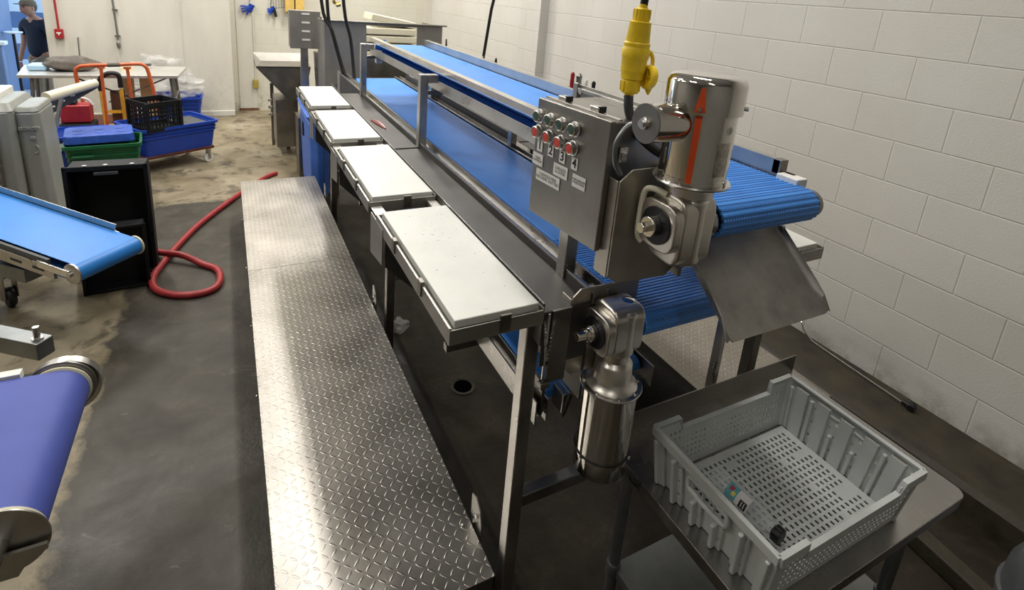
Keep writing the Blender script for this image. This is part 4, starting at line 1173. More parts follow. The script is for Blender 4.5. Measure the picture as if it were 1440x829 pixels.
sheet = MB().add([(-3.87, 2.6, .40), (-3.84, 2.3, .15), (-3.78, 1.95, .0), (-3.70, 2.3, 0.0), (-3.82, 2.65, .1)], [(0, 1, 2, 3, 4)]).build('plastic_sheet', 'bag', None, solid=.003)
tag(sheet, 'pale draped plastic sheet hanging beside the grey machine', 'sheet')
# cream roll and slotted bar behind the machine
o = MB().cyl((-4.10, 2.95, .86), (-3.86, 3.35, .90), .040, .036, seg=24).build('cream_roll', 'cream', None, bevel=.004)
tag(o, 'cream coloured tube lying tilted behind the grey machine top', 'roll')
rk = thing('slotted_channel', 'dark slotted metal channel standing crooked among the tubs behind the grey machine', 'channel', (-4.0, 3.2, 0))
MB().bar((-4.13, 3.1, .74), (-3.86, 3.35, .90), .02, .085).build('channel', 'dark_grey', rk)
for k in range(5):
    p = Vector((-4.10, 3.1, .755)).lerp(Vector((-3.88, 3.33, .885)), k / 4); MB().bar(p + Vector((-.012, -.016, 0)), p + Vector((.016, -.008, .006)), .012, .010).build('slot', 'label', rk)
MB().bar((-4.12, 2.98, .45), (-4.03, 3.10, .86), .03, .012).build('stay', 'steel', rk)

# ------------------------------------------------------------------ tubs, crates and carts in the far left
def tub(name, label, cat, c, size, z0, h, mat, rot=0.0, group=None, flare=.03, ribs=True, wall_t=.006):
    t = thing(name, label, cat, (c[0], c[1], z0), rot, group)
    L, W = size; r = .04
    m = MB()
    secs = [(L / 2 - flare, W / 2 - flare, 0), (L / 2 - .004, W / 2 - .004, h * .86), (L / 2, W / 2, h * .87), (L / 2 + .004, W / 2 + .004, h), (L / 2 + .016, W / 2 + .016, h), (L / 2 + .016, W / 2 + .016, h - .022)]
    N_ = len(rrect(0, 0, 2, 2, .2)); vs = []
    for a, b, z in secs: vs += [(x, y, z) for x, y in rrect(0, 0, 2 * a, 2 * b, r)]
    fs = [tuple(range(N_))[::-1]]
    for j in range(len(secs) - 1): fs += [(j * N_ + i, j * N_ + (i + 1) % N_, (j + 1) * N_ + (i + 1) % N_, (j + 1) * N_ + i) for i in range(N_)]
    m.add(vs, fs); m.build('tub_body', mat, t, local=True, solid=wall_t)
    if ribs:
        m = MB()
        for q in (.66, .78):
            a = L / 2 - flare + (flare - .004) * q / .86; b = W / 2 - flare + (flare - .004) * q / .86
            o1 = rrect(0, 0, 2 * a + .014, 2 * b + .014, r); z = h * q
            vs = [(x, y, z - .008) for x, y in o1] + [(x, y, z + .008) for x, y in o1]
            m.add(vs, [(i, (i + 1) % N_, N_ + (i + 1) % N_, N_ + i) for i in range(N_)] )
        m.build('rib', mat, t, local=True, solid=.006)
    return t
# blue tub on a dolly with the black milk crate on top
dl = thing('dolly', 'low reddish metal dolly with casters under the blue tub', 'dolly', (-3.42, 3.88, 0), .55)
MB().box(-.36, .32, -.22, .22, .145, .17).build('deck', simple('rusty_steel', (.14, .05, .035), .6, .6, .3, 12), dl, local=True, bevel=.004)
for x, y in ((-.34, -.19), (.27, -.19), (-.34, .19), (.27, .19)):
    w_ = MB().cyl((x, y - .014, .045), (x, y + .014, .045), .045, seg=24).build('wheel', 'white_plastic', dl, local=True, bevel=.004)
    MB().box(x - .014, x + .014, y - .022, y - .016, .04, .145).box(x - .014, x + .014, y + .016, y + .022, .04, .145).build('fork', 'steel', w_, local=True)
bt = tub('storage_tub', 'bright blue plastic tub on the dolly, with a black milk crate inside its rim', 'tub', (-3.42, 3.89), (.70, .48), .172, .262, 'blue_tub', .55, 'blue tubs')
MB().box(-.30, .32, -.19, .19, .015, .236).build('tub_contents', 'dark_grey', bt, local=True, bevel=.02)
mc = thing('milk_crate', 'square black open milk crate with diamond mesh sides standing on the blue tub', 'crate', (-3.50, 3.72, .41), .62)
m = MB()
for (a, b, ax) in ((-.15, -.15, 0), (-.15, .15, 0), (-.15, -.15, 1), (.15, -.15, 1)):
    u = (1, 0, 0) if ax == 0 else (0, 1, 0)
    holed(m, (a, b, .03), u, (0, 0, 1), .30, .20, 9, 5, .66, .66, stagger=True)
m.build('mesh_side', 'black_plastic', mc, local=True, solid=.006)
m = MB()
for a in (-.15, .15):
    m.box(-.158, .158, a - .006, a + .006, .23, .275).box(a - .006, a + .006, -.158, .158, .23, .275).box(-.155, .155, a - .005, a + .005, 0, .03).box(a - .005, a + .005, -.155, .155, 0, .03)
for a in (-.15, .15):
    for b in (-.15, .15): m.box(a - .014, a + .014, b - .014, b + .014, 0, .27)
m.box(-.15, .15, -.15, .15, 0, .01); m.build('crate_frame', 'black_plastic', mc, local=True, bevel=.003)
# green tub with the blue lid standing on its own support tub
st = tub('storage_tub', 'blue plastic tub at far left with a white label, half hidden by the grey machine', 'tub', (-4.06, 3.50), (.46, .36), .0, .45, 'blue_tub', .08, 'blue tubs')
MB().add([(-.14, -.187, .30), (-.10, -.187, .30), (-.07, -.187, .40), (-.11, -.187, .40)], [(0, 1, 2, 3)]).build('sticker', 'label', st, local=True, solid=.002)
gt = tub('storage_tub', 'dark green plastic tub with a folded rim handle behind the leaning black crate', 'tub', (-3.80, 3.08), (.48, .34), .10, .38, 'green', .10, None, .05)
MB().box(-.20, -.06, -.19, -.172, .285, .305).build('handle', 'green', gt, local=True, bevel=.005)
ped = MB().box(-4.02, -3.58, 2.96, 3.20, 0, .095).build('black_crate', 'black_plastic', None, bevel=.02); tag(ped, 'black crate on the floor under the green tub', 'crate')
lid = thing('tub_lid', 'glossy blue lid resting askew on top of the green tub', 'lid', (-3.82, 3.12, .485), .16)
m = MB(); taper(m, (-.24, .22, -.17, .17), (-.235, .215, -.165, .165), .0, .065, .03); m.build('lid_body', 'blue_lid', lid, local=True, bevel=.005)
m = MB()
for i in range(3):
    for j in range(2): m.lathe([(.03, 0), (.033, .002), (.02, .003)], (-.15 + .14 * i, -.06 + .11 * j, .065), seg=16)
m.build('moulded_rings', 'blue_lid', lid, local=True)
# black crates leaning and standing by the blue conveyor
lk = thing('black_crate', 'large black plastic crate standing on end with its open side to the camera', 'crate', (-3.54, 1.62, 0), -.02, 'black crates')
m = MB().box(-.195, .195, .10, .106, .0, .71)
m.box(-.195, -.187, -.06, .106, 0, .71).box(.187, .195, -.06, .106, 0, .71).box(-.195, .195, -.06, .106, .702, .71).box(-.195, .195, -.06, .106, 0, .008)
m.build('crate_body', 'black_plastic', lk, local=True, bevel=.004)
m = MB().box(-.208, .208, -.07, -.055, .695, .725).box(-.208, .208, -.07, -.055, -.0, .02).box(-.208, -.185, -.07, -.055, 0, .725).box(.185, .208, -.07, -.055, 0, .725)
m.build('rim', 'black_plastic', lk, local=True, bevel=.005)
MB().box(-.06, .06, -.075, -.062, .668, .688).build('hand_hold', 'dark_grey', lk, local=True, bevel=.004)
for x in (-.10, .0, .13): MB().sphere((x, -.06, .728), .008, (1.6, 1, .6), 8, 6).build('knob', 'label', lk, local=True)
lj = thing('black_crate', 'smaller black crate low on the floor against the big upright black crate', 'crate', (-3.52, 1.40, 0), .08, 'black crates')
m = MB().box(-.155, .155, .06, .066, .0, .40).box(-.155, -.147, -.03, .066, 0, .40).box(.147, .155, -.03, .066, 0, .40).box(-.155, .155, -.03, .066, .392, .40).box(-.155, .155, -.03, .066, 0, .008)
m.build('crate_body', 'black_plastic', lj, local=True, bevel=.004)
MB().box(-.165, .165, -.04, -.028, .0, .018).box(-.165, .165, -.04, -.028, .392, .41).box(-.165, -.145, -.04, -.028, 0, .41).box(.145, .165, -.04, -.028, 0, .41).build('rim', 'black_plastic', lj, local=True, bevel=.004)

# orange push-cart handle, yellow hand truck
oc = thing('platform_cart', 'flat cart with a tall orange double-tube handle behind the tubs', 'cart', (-3.85, 4.35, 0))
MB().box(-4.22, -3.46, 4.25, 5.10, .20, .235).build('deck', simple('cart_deck', (.30, .10, .06), .2, .6, .3, 10), oc, bevel=.005)
hp = [(-4.10, 4.27, .235), (-4.135, 4.24, .60), (-4.155, 4.22, .83), (-4.13, 4.215, .895), (-4.06, 4.215, .915), (-3.84, 4.22, .925), (-3.66, 4.225, .935), (-3.60, 4.225, .915), (-3.575, 4.23, .85), (-3.54, 4.24, .60), (-3.50, 4.27, .235)]
MB().tube(hp, .017, 12, 5).build('handle', 'orange', oc)
for x0_, x1_ in ((-3.965, -3.955), (-3.735, -3.745)):
    up = MB().tube([(x0_, 4.27, .235), (x1_, 4.22, .905)], .014, 10).build('upright', 'orange', oc)
    MB().box(x1_ - .030, x1_ + .030, 4.205, 4.24, .885, .905).build('gusset', 'orange', up, bevel=.004)
MB().tube([(-3.90, 4.218, .922), (-3.80, 4.218, .927)], .020, 8, 3).build('tape', 'tarp', oc)
for x, y in ((-4.15, 4.35), (-3.53, 4.35), (-4.15, 5.0), (-3.53, 5.0)):
    w_ = MB().cyl((x, y - .02, .08), (x, y + .02, .08), .08, seg=24).build('wheel', 'rubber', oc, bevel=.008)
    MB().box(x - .02, x + .02, y - .03, y - .024, .07, .2).box(x - .02, x + .02, y + .024, y + .03, .07, .2).build('fork', 'steel_dark', w_)
ht = thing('hand_truck', 'yellow hand truck with a black grip handle leaning behind the cart', 'hand truck', (-3.95, 4.66, .235))
for x in (-4.035, -3.865): MB().tube([(x, 4.62, .24), (x, 4.56, .62)], .019, 10).build('side_tube', 'yellow_paint', ht)
MB().tube([(-4.035, 4.56, .61), (-4.035, 4.55, .70), (-4.01, 4.545, .755), (-3.95, 4.545, .79), (-3.885, 4.545, .785), (-3.865, 4.55, .74), (-3.865, 4.56, .64)], .023, 10, 4).build('grip', 'rubber', ht)
MB().box(-4.035, -3.865, 4.60, 4.62, .36, .39).box(-4.05, -3.85, 4.50, 4.62, .237, .245).build('cross_plate', 'yellow_paint', ht)
# red bucket and odds and ends
rb = thing('red_box', 'red plastic box with a pale rim and black lid beside the orange handle', 'box', (-4.12, 3.86, .46))
MB().box(-4.22, -4.00, 3.78, 3.94, .46, .62).build('box_body', 'red', rb, bevel=.012)
MB().box(-4.20, -4.10, 3.80, 3.90, .62, .655).build('lid', 'rubber', rb, bevel=.01)
MB().tube([(-4.14, 3.85, .63), (-4.09, 3.84, .68), (-4.02, 3.85, .66), (-3.99, 3.86, .61)], .010, 8, 4).build('rim', 'label', rb)
o = MB().box(-4.24, -3.98, 3.76, 3.98, 0.0, .455).build('black_crate', 'black_plastic', None, bevel=.02); tag(o, 'black crate under the red plastic box', 'crate')
o = MB().box(-3.98, -3.86, 4.66, 4.74, .237, .58).build('brown_box', simple('brown_board', (.10, .05, .035), 0, .7, .2, 10), None, bevel=.006); tag(o, 'narrow dark brown box between the yellow hand truck tubes', 'box')
wd = MB().prism([(-3.90, .237), (-3.80, .237), (-3.79, .83), (-3.89, .82)], 'y', 4.90, 4.94).build('wood_plank', 'wood', None, bevel=.003); tag(wd, 'pale wooden plank standing left under the far table', 'plank')
wd = MB().prism([(-3.74, .237), (-3.62, .237), (-3.62, .60), (-3.65, .70), (-3.70, .74), (-3.745, .72)], 'y', 4.92, 4.96).build('wood_plank', 'wood', None, bevel=.003); tag(wd, 'shorter wooden board with a rounded top under the far table', 'plank')

# far table with splayed tube legs
ft = thing('folding_table', 'long pale steel table with splayed tube legs against the far white wall', 'table', (-4.04, 4.9, 0))
MB().prism([(-4.68, 4.56), (-3.35, 4.56), (-3.30, 5.22), (-4.78, 5.22)], 'z', .735, .765).build('tabletop', simple('pale_steel', (.62, .61, .58), .6, .35, .12, 6), ft, bevel=.003)
for x, d in ((-3.42, .05), (-4.58, -.05)):
    for y, e in ((4.62, -.03), (4.78, .04), (5.12, .05)):
        MB().tube([(x, y, .735), (x + d, y + e, .0)], .018, 10).build('leg', 'galv', ft)
    MB().tube([(x + d * .5, 4.62, .50), (x + d * .5, 5.12, .50)], .010, 8).build('stretcher', 'galv', ft)
MB().tube([(-4.25, 4.62, .735), (-3.62, 4.70, .42)], .008, 8).build('brace', 'rubber', ft)
MB().tube([(-3.45, 4.62, .735), (-4.0, 4.70, .46)], .008, 8).build('brace', 'galv', ft)
tag(blob('cloth_bundle', (-4.31, 4.86, .835), .19, (1.25, .75, .42), 'tarp', 5, .35), 'rumpled brown-grey cloth bundle lying on the far table', 'cloth')
o = MB().box(-4.66, -4.50, 4.80, 4.98, .767, .83).build('pale_blue_box', simple('pale_blue_plastic', (.38, .58, .78), 0, .4), None, bevel=.02); tag(o, 'small pale blue box on the left end of the far table', 'box')
bo = thing('clear_bottle', 'small clear bottle with a dark label standing on the far table', 'bottle', (-3.66, 5.05, .766))
MB().lathe([(.028, 0), (.028, .09), (.012, .115), (.012, .125)], (-3.66, 5.05, .766)).build('bottle_body', 'bag', bo); MB().lathe([(.0285, .03), (.0285, .055)], (-3.66, 5.05, .766)).build('bottle_label', 'dark_grey', bo)
bn = tub('storage_tub', 'deep blue plastic tub on the floor by the far wall, heaped with plastic film', 'tub', (-3.50, 5.62), (.62, .42), 0, .35, 'blue_tub', 0, 'blue tubs')
for c, r, sc, sd in (((-3.62, 5.62, .62), .24, (1.2, .7, .85), 21), ((-3.35, 5.60, .46), .18, (1.1, .9, .7), 22), ((-3.75, 5.45, .36), .16, (1.2, .8, .9), 23)):
    o = blob('plastic_film', c, r, sc, 'bag', sd, .6, 26, 16, None, 3.2)
    tag(o, {21: 'tallest cloudy heap of clear plastic film above the far blue tub', 22: 'crumpled clear film spilling over the right rim of the far blue tub', 23: 'sagging clear film hanging behind the orange handle'}[sd], 'plastic film')

# ------------------------------------------------------------------ on the far walls
fa = thing('fire_alarm_box', 'red fire alarm pull station on a red conduit at the left of the white wall', 'alarm', (-4.59, 5.93, 1.03))
MB().box(-4.635, -4.555, 5.885, 5.93, .975, 1.085).build('box_body', 'red', fa, bevel=.006)
MB().box(-4.615, -4.572, 5.880, 5.886, 1.035, 1.048).box(-4.600, -4.588, 5.880, 5.886, 1.015, 1.036).build('pull_bar', 'label', fa)
MB().tube([(-4.595, 5.91, 1.085), (-4.60, 5.91, 1.6), (-4.62, 5.91, 4.4)], .011, 8).build('conduit', 'red', fa)
cd_ = thing('wall_conduit', 'thin grey conduit coming down the white wall to a rounded end fitting', 'conduit', (-4.04, 5.93, .86))
MB().tube([(-4.06, 5.90, 4.4), (-4.05, 5.90, 1.5), (-4.035, 5.90, .98)], .010, 8).build('pipe', 'galv', cd_)
MB().sphere((-4.035, 5.90, .92), .03, (.75, .6, 1.6), 12, 10).build('end_fitting', 'steel_dull', cd_)
for z in (1.02, 1.33): MB().box(-4.065, -4.01, 5.895, 5.93, z, z + .012).build('clip', 'steel_dark', cd_)
o = MB().tube([(-4.43, 5.92, .98), (-4.42, 5.90, 1.0), (-4.425, 5.895, .96), (-4.43, 5.90, .80), (-4.425, 5.90, .74)], .006, 8, 4).build('wall_hook', 'galv'); tag(o, 'small bent wire hook on the white wall above the far table', 'hook')
def glove(x, z, lab, col2=None, s=1.0, spread=1):
    g = thing('rubber_glove', lab, 'glove', (x, YF - .05, z), 0, 'gloves hung to dry')
    m = MB().sphere((x, YF - .04, z - .06 * s), .045 * s, (1, .5, 1.1), 12, 8)
    for i, (dx, dz) in enumerate(((-.055, .005), (-.05, -.02), (-.045, -.05), (-.02, -.075))):
        m.tube([(x - .01, YF - .04, z - .06 * s), (x + dx * s, YF - .045, z + (dz - .03) * s), (x + dx * 1.6 * spread * s, YF - .045, z + (dz * 1.3 - .04) * s)], .011 * s, 8, 2)
    m.build('palm', 'blue_tub', g)
    MB().lathe([(.030 * s, 0), (.040 * s, .06 * s)], (x + .01, YF - .04, z - .055 * s), (.5, 0, 1), 14).build('cuff', 'blue_tub', g)
    if col2:
        MB().tube([(x + .02, YF - .05, z + .01), (x + .045, YF - .05, z - .05), (x + .06, YF - .05, z - .13)], .018, 10, 4).build('black_cuff', 'rubber', g)
    MB().tube([(x, YF - .02, z + .03), (x + .012, YF - .03, z + .05), (x + .01, YF - .03, z + .12)], .004, 6).build('peg', 'galv', g)
glove(-2.565, 1.48, 'blue rubber glove with spread fingers hanging left on the far wall', None, 1.0, 1.3)
glove(-2.295, 1.46, 'blue and black rubber gloves hanging right of the single blue glove', True, .8, .6)
tk = MB()
for k in range(7): tk.tube([(-2.30 + .035 * k, YF - .05, 1.8), (-2.30 + .035 * k, YF - .05, 1.42 + .008 * k)], .0035, 6)
tk.tube([(-2.31, YF - .05, 1.44), (-2.08, YF - .05, 1.47)], .0035, 6)
o = tk.build('wire_rack', 'galv'); tag(o, 'hanging wire rack on the far wall beside the gloves', 'rack')
ob = thing('outlet_box', 'yellow weathered outlet box on a pale conduit low on the far wall', 'outlet', (-2.54, YF, .4))
MB().box(-2.565, -2.495, YF - .05, YF, .33, .45).build('box_body', simple('old_yellow', (.35, .28, .05), 0, .6, .2, 20), ob, bevel=.006)
MB().cyl((-2.53, YF - .02, .45), (-2.53, YF - .02, 1.35), .010, seg=8).build('conduit', 'panel', ob)
yb_ = thing('yellow_dispenser', 'amber yellow translucent box hanging at the top above the panel box', 'dispenser', (-1.99, YF, 1.45))
MB().box(-2.12, -2.0, YF - .12, YF, 1.41, 1.80).box(-1.985, -1.87, YF - .12, YF, 1.42, 1.80).build('box_body', simple('amber_plastic', (.62, .42, .12), 0, .35, .15, 8), yb_, bevel=.008)

# ------------------------------------------------------------------ panel box on a pedestal
pb = thing('panel_box', 'square steel panel box with four white labels standing on a bent pedestal', 'control panel', (-2.22, 3.25, 0))
MB().box(-2.345, -2.085, 3.2, 3.36, 1.255, 1.59).build('enclosure', 'panel_steel', pb, bevel=.006)
MB().box(-2.35, -2.08, 3.188, 3.200, 1.25, 1.595).build('door', 'panel_steel', pb, bevel=.004)
for z in (1.567, 1.489, 1.411, 1.333): MB().box(-2.245, -2.175, 3.1845, 3.188, z - .009, z + .007).build('sticker', 'label', pb)
m = MB()
for z in (1.29, 1.37, 1.45, 1.53): m.cyl((-2.08, 3.26, z), (-2.06, 3.26, z), .018, seg=10)
m.build('gland', 'rubber', pb)
MB().prism([(-2.25, 1.25), (-2.185, 1.25), (-2.175, .60), (-2.26, .60)], 'y', 3.26, 3.30).prism([(-2.14, 1.22), (-2.09, 1.22), (-2.06, .60), (-2.11, .60)], 'y', 3.20, 3.26).build('pedestal', 'steel', pb, bevel=.004)
MB().box(-2.30, -2.02, 3.15, 3.40, 0, .60).build('pedestal_base', 'steel_dark', pb, bevel=.004)
# sink-like hopper
hx = thing('hopper_sink', 'stainless sloping hopper tray on legs standing left of the panel box', 'hopper', (-2.35, 3.9, 0))
m = MB()
vs = [(-2.62, 3.75, 1.00), (-2.10, 3.75, 1.0), (-2.10, 4.35, 1.06), (-2.62, 4.35, 1.06), (-2.55, 3.85, .93), (-2.16, 3.85, .93), (-2.16, 4.2, .95), (-2.52, 4.2, .95), ]
m.add(vs, [(0, 1, 5, 4), (1, 2, 6, 5), (2, 3, 7, 6), (3, 0, 4, 7), (4, 5, 6, 7)])
m.build('basin', 'panel_steel', hx, solid=.006)
MB().prism([(-2.62, .985), (-2.10, .985), (-2.16, .70), (-2.30, .62)], 'y', 3.76, 4.25).build('chute_bottom', 'steel_dark', hx)
MB().box(-2.50, -2.18, 3.90, 4.1, .935, .955).build('white_tray', 'white_plastic', hx, bevel=.005)
for x, y in ((-2.46, 4.35), (-2.32, 4.18), (-2.26, 3.85)): MB().box(x, x + .035, y, y + .035, 0, .72).build('leg', 'steel_dark', hx)
MB().box(-2.44, -2.22, 3.9, 4.3, .10, .62).build('lower_panel', 'steel_dull', hx, bevel=.004)
for z in (.38, .46, .54): MB().cyl((-2.45, 4.30, z), (-2.49, 4.30, z), .018, seg=12).build('fitting', 'steel_bright', hx)

# ------------------------------------------------------------------ big machine behind the belts: hood with a window, stacked white trays
hm = thing('hooded_machine', 'wide stainless machine hood with an open window at the far end of the belts', 'machine', (-1.6, 2.9, 0))
MB().box(-2.12, -1.765, 2.70, 2.706, .55, 1.545).box(-1.765, -1.305, 2.70, 2.706, .55, 1.06).box(-1.305, -1.06, 2.70, 2.706, .55, 1.545).box(-1.765, -1.305, 2.70, 2.706, 1.525, 1.545).build('front_panel', 'panel_steel', hm)
MB().box(-2.12, -2.114, 2.706, 3.1, .55, 1.545).build('side_panel', 'panel_steel', hm)
MB().box(-1.066, -1.06, 2.706, 3.3, .55, 1.54).build('side_panel', 'panel_steel', hm)
MB().box(-2.14, -1.02, 2.68, 2.76, 1.545, 1.556).build('top_lip', 'steel_dark', hm, bevel=.002)
MB().box(-1.765, -1.305, 2.9, 3.3, .55, 1.22).build('inner_deck', 'steel_dark', hm)
MB().box(-2.10, -2.02, 2.62, 2.70, .0, .95).box(-1.16, -1.06, 2.72, 2.82, 0, .55).box(-1.98, -1.88, 3.2, 3.3, 0, .55).build('leg', 'steel_dull', hm, bevel=.004)
MB().prism([(-2.05, .98), (-1.93, 1.10), (-1.93, .85)], 'y', 2.68, 2.69).build('bracket', 'steel_bright', hm)
MB().box(-2.10, -1.86, 2.55, 2.68, .74, .92).build('pump_box', 'wood', hm, bevel=.006)
vb = MB().sphere((-1.97, 2.48, .87), .04, (1.4, 1, .8), 12, 8).build('valve', 'white_plastic', hm)
MB().tube([(-2.02, 2.48, .86), (-2.04, 2.48, .76)], .010, 8).tube([(-1.93, 2.48, .88), (-1.90, 2.46, .94)], .010, 8).build('valve_lever', 'steel_bright', hm)
MB().cyl((-1.98, 2.47, .79), (-1.98, 2.47, .70), .025, seg=14).build('valve_body', 'steel', hm)
MB().tube([(-2.0, 2.6, 1.10), (-1.93, 2.5, 1.05), (-1.93, 2.5, .95), (-1.96, 2.5, .90)], .007, 8, 4).build('cable', 'rubber', hm)
MB().cyl((-1.045, 2.62, 1.33), (-1.045, 2.62, 1.44), .012, .006, seg=10).build('knob', 'rubber', hm)
MB().box(-1.08, -1.0, 2.58, 2.68, 1.31, 1.33).build('shelf', 'steel', hm)
# round black drive wheel / coiled hose below
o = MB()
for k in range(3):
    o.tube([(-2.06 + .11 * math.cos(a) + .012 * k, 1.95 + .05 * math.sin(a), .96 + .0 * k + .06 * math.sin(a)) for a in [2 * PI * i / 24 for i in range(25)]], .012, 8)
o = o.build('coiled_hose', 'rubber'); tag(o, 'coil of black hose behind the first cutting board', 'hose')
# white trays stacked behind
for i in range(4):
    o = MB().box(-2.0 + .02 * (i % 2), -.98 + .03 * ((i + 1) % 2), 3.75, 4.25, 1.10 + .085 * i, 1.172 + .085 * i).build('white_tray', 'cream', None, bevel=.012)
    tag(o, ['lowest white tray in the stack seen through the machine window', 'white tray second from the bottom of the stack behind the hood', 'white tray third up in the stack behind the hood', 'topmost flat white tray of the stack behind the hood'][i], 'tray', 'stacked white trays')
o = MB().obox((-1.22, 3.98, 1.50), (.50, .40, .07), (1, 0, -.16), (0, 1, 0)).build('white_tray', 'cream', None, bevel=.012); tag(o, 'white tray lying tilted on top of the stack', 'tray', 'stacked white trays')
o = MB().box(-1.95, -.95, 3.72, 4.28, 0, 1.095).build('tray_stand', 'white_plastic', None, bevel=.01); tag(o, 'pale stand carrying the stack of white trays', 'stand')

# black hoses dropping from above beside the machine
for pts, lab in (([(-2.22, 2.35, 2.6), (-2.20, 2.3, 1.72), (-2.13, 2.25, 1.50), (-2.06, 2.2, 1.22), (-2.0, 2.1, 1.05), (-1.98, 2.05, .90)], 'left black hose dropping past the panel box'),
                 ([(-2.17, 2.3, 2.6), (-2.16, 2.28, 1.70), (-2.12, 2.25, 1.45), (-2.05, 2.2, 1.15), (-2.03, 2.1, .92)], 'thin black hose twisted against the left black hose'),
                 ([(-2.10, 2.2, 2.5), (-2.05, 2.2, 1.70), (-2.00, 2.2, 1.45), (-1.98, 2.15, 1.15), (-1.985, 2.0, .95), (-2.0, 1.9, .85)], 'right black hose hanging in front of the hood')):
    tag(MB().tube(pts, .013, 10, 5).build('black_hose', 'rubber'), lab, 'hose', 'black hoses from above')
o = MB().tube([(-2.10, 2.25, 1.70), (-2.07, 2.25, 1.71)], .018, 8).tube([(-2.11, 2.25, 1.71), (-2.12, 2.24, 1.735)], .012, 8).build('brass_valve', 'brass'); tag(o, 'small brass valve on the black hoses at the top edge', 'valve')
o = MB().tube([(-.80, 1.95, 2.35), (-.905, 1.98, 1.75), (-.92, 2.06, 1.28)], .013, 10).build('black_rod', 'rubber'); tag(o, 'slanting black rod in front of the right block wall', 'rod')
o = MB().box(-1.02, -.86, 1.98, 2.12, 1.235, 1.28).box(-.955, -.905, 2.03, 2.07, .0, 1.24).build('rod_stand', 'steel_dull', None, bevel=.003); tag(o, 'slim steel stand holding the foot of the slanting rod', 'stand')

# blue barrel under the far boards
bb = thing('blue_bin', 'rounded blue plastic wheeled bin beyond the walkway, behind the farthest cutting board', 'bin', (-2.22, 2.7, 0))
m = MB(); taper(m, (-2.28, -2.135, 2.39, 3.07), (-2.295, -2.13, 2.37, 3.09), .07, .72, .05); taper(m, (-2.295, -2.13, 2.37, 3.09), (-2.305, -2.125, 2.36, 3.10), .72, .79, .05)
m.build('bin_body', 'blue_barrel', bb, bevel=.015, seg=3)
MB().tube([(-2.30, 3.09, .80), (-2.307, 2.8, .79), (-2.307, 2.42, .785), (-2.29, 2.365, .785), (-2.13, 2.36, .785)], .013, 10, 5).build('rim', 'blue_barrel', bb)
MB().box(-2.302, -2.290, 2.80, 2.86, .52, .64).build('slot', 'rubber', bb)
for y in (2.45, 3.0): MB().cyl((-2.24, y, .045), (-2.20, y, .045), .045, seg=20).build('wheel', 'rubber', bb)

# knives and steels in racks on the wall side
rk_ = thing('knife_rack', 'small steel knife rack on the wall side of the conveyor near the control box', 'rack', (-1.40, -.30, 1.20))
MB().box(-1.43, -1.37, -.27, -.01, 1.462, 1.474).box(-1.405, -1.395, -.26, -.24, 1.15, 1.465).box(-1.405, -1.395, -.03, -.02, 1.15, 1.465).build('rack_body', 'steel_dark', rk_)
for i, (y, h, mt_, lab, r) in enumerate(((-.05, .075, 'red', 'red handled knife in the knife rack', .011), (-.105, .078, 'steel_dull', 'grey round handled tool in the knife rack', .015), (-.165, .060, 'white_plastic', 'white handled knife in the knife rack', .009), (-.225, .062, 'rubber', 'black handled knife in the knife rack', .010))):
    k_ = thing('knife', lab, 'knife', (-1.40, y, 1.474), 0, 'knives in the wall side rack')
    MB().lathe([(r * .8, 0), (r, h * .3), (r * .85, h * .6), (r, h * .85), (r * .5, h)], (-1.40, y, 1.474), (0, 0, 1), 12).build('handle', mt_, k_)
    MB().box(-1.401, -1.399, y - .010, y + .010, 1.30, 1.474).build('blade', 'steel_bright', k_)
r2 = thing('knife_rack', 'small steel knife rack on the wall side farther back near the slanting rod', 'rack', (-1.28, 1.1, 1.25))
MB().box(-1.31, -1.25, .98, 1.30, 1.372, 1.384).box(-1.285, -1.275, 1.0, 1.02, 1.15, 1.372).box(-1.285, -1.275, 1.25, 1.27, 1.15, 1.372).build('rack_body', 'steel_dark', r2)
MB().box(-1.30, -1.26, 1.08, 1.15, 1.384, 1.44).build('holder', 'steel_dull', r2)
for y, h, mt_, lab in ((1.05, .085, 'rubber', 'black pointed handle in the farther knife rack'), (1.27, .07, 'cream', 'cream handle leaning in the farther knife rack')):
    k_ = thing('knife', lab, 'knife', (-1.28, y, 1.384), 0, 'knives in the wall side rack')
    MB().lathe([(.010, 0), (.012, h * .4), (.006, h)], (-1.28, y, 1.384), (0, 0, 1), 12).build('handle', mt_, k_)
    MB().box(-1.281, -1.279, y - .008, y + .008, 1.25, 1.384).build('blade', 'steel_bright', k_)

# ------------------------------------------------------------------ outside the open doorway
struct(MB().box(-12, -4.0, YF + .25, 20, -.55, -.50).build('floor_yard', 'asphalt'))
yb1 = thing('tall_blue_bin', 'tall pale blue plastic bin outside the doorway at the left edge', 'bin', (-5.62, 7.5, -.5))
m = MB(); taper(m, (-5.95, -5.53, 7.2, 7.8), (-6.0, -5.49, 7.15, 7.85), -.5, 1.6, .05); m.build('bin_body', 'yard_blue', yb1, bevel=.01)
MB().box(-6.0, -5.40, 7.0, 7.15, .74, .79).build('ledge', 'yard_pale', yb1, bevel=.01)
MB().box(-5.93, -5.44, 7.02, 7.14, -.5, .74).build('front_bin', 'yard_blue', yb1, bevel=.02)
ps = thing('pedestal_table', 'small round pale table on a black post outside the doorway', 'table', (-5.40, 7.4, -.5))
MB().cyl((-5.40, 7.4, -.5), (-5.40, 7.4, .86), .018, seg=12).build('post', 'rubber', ps)
MB().lathe([(.09, 0), (.10, .01), (.10, .02), (.001, .022)], (-5.40, 7.4, .86), seg=24).build('tabletop', 'yard_pale', ps)
for i in range(6):
    o = MB().box(-6.8, -5.35, 10.6, 11.4, -.5 + .28 * i, -.5 + .28 * i + .28).build('pallet_board', 'yard_pale' if i % 2 else 'yard_blue', None, bevel=.01)
    tag(o, 'pale blue and white boards stacked in the bright yard outside', 'boards', 'stacked boards in the yard')
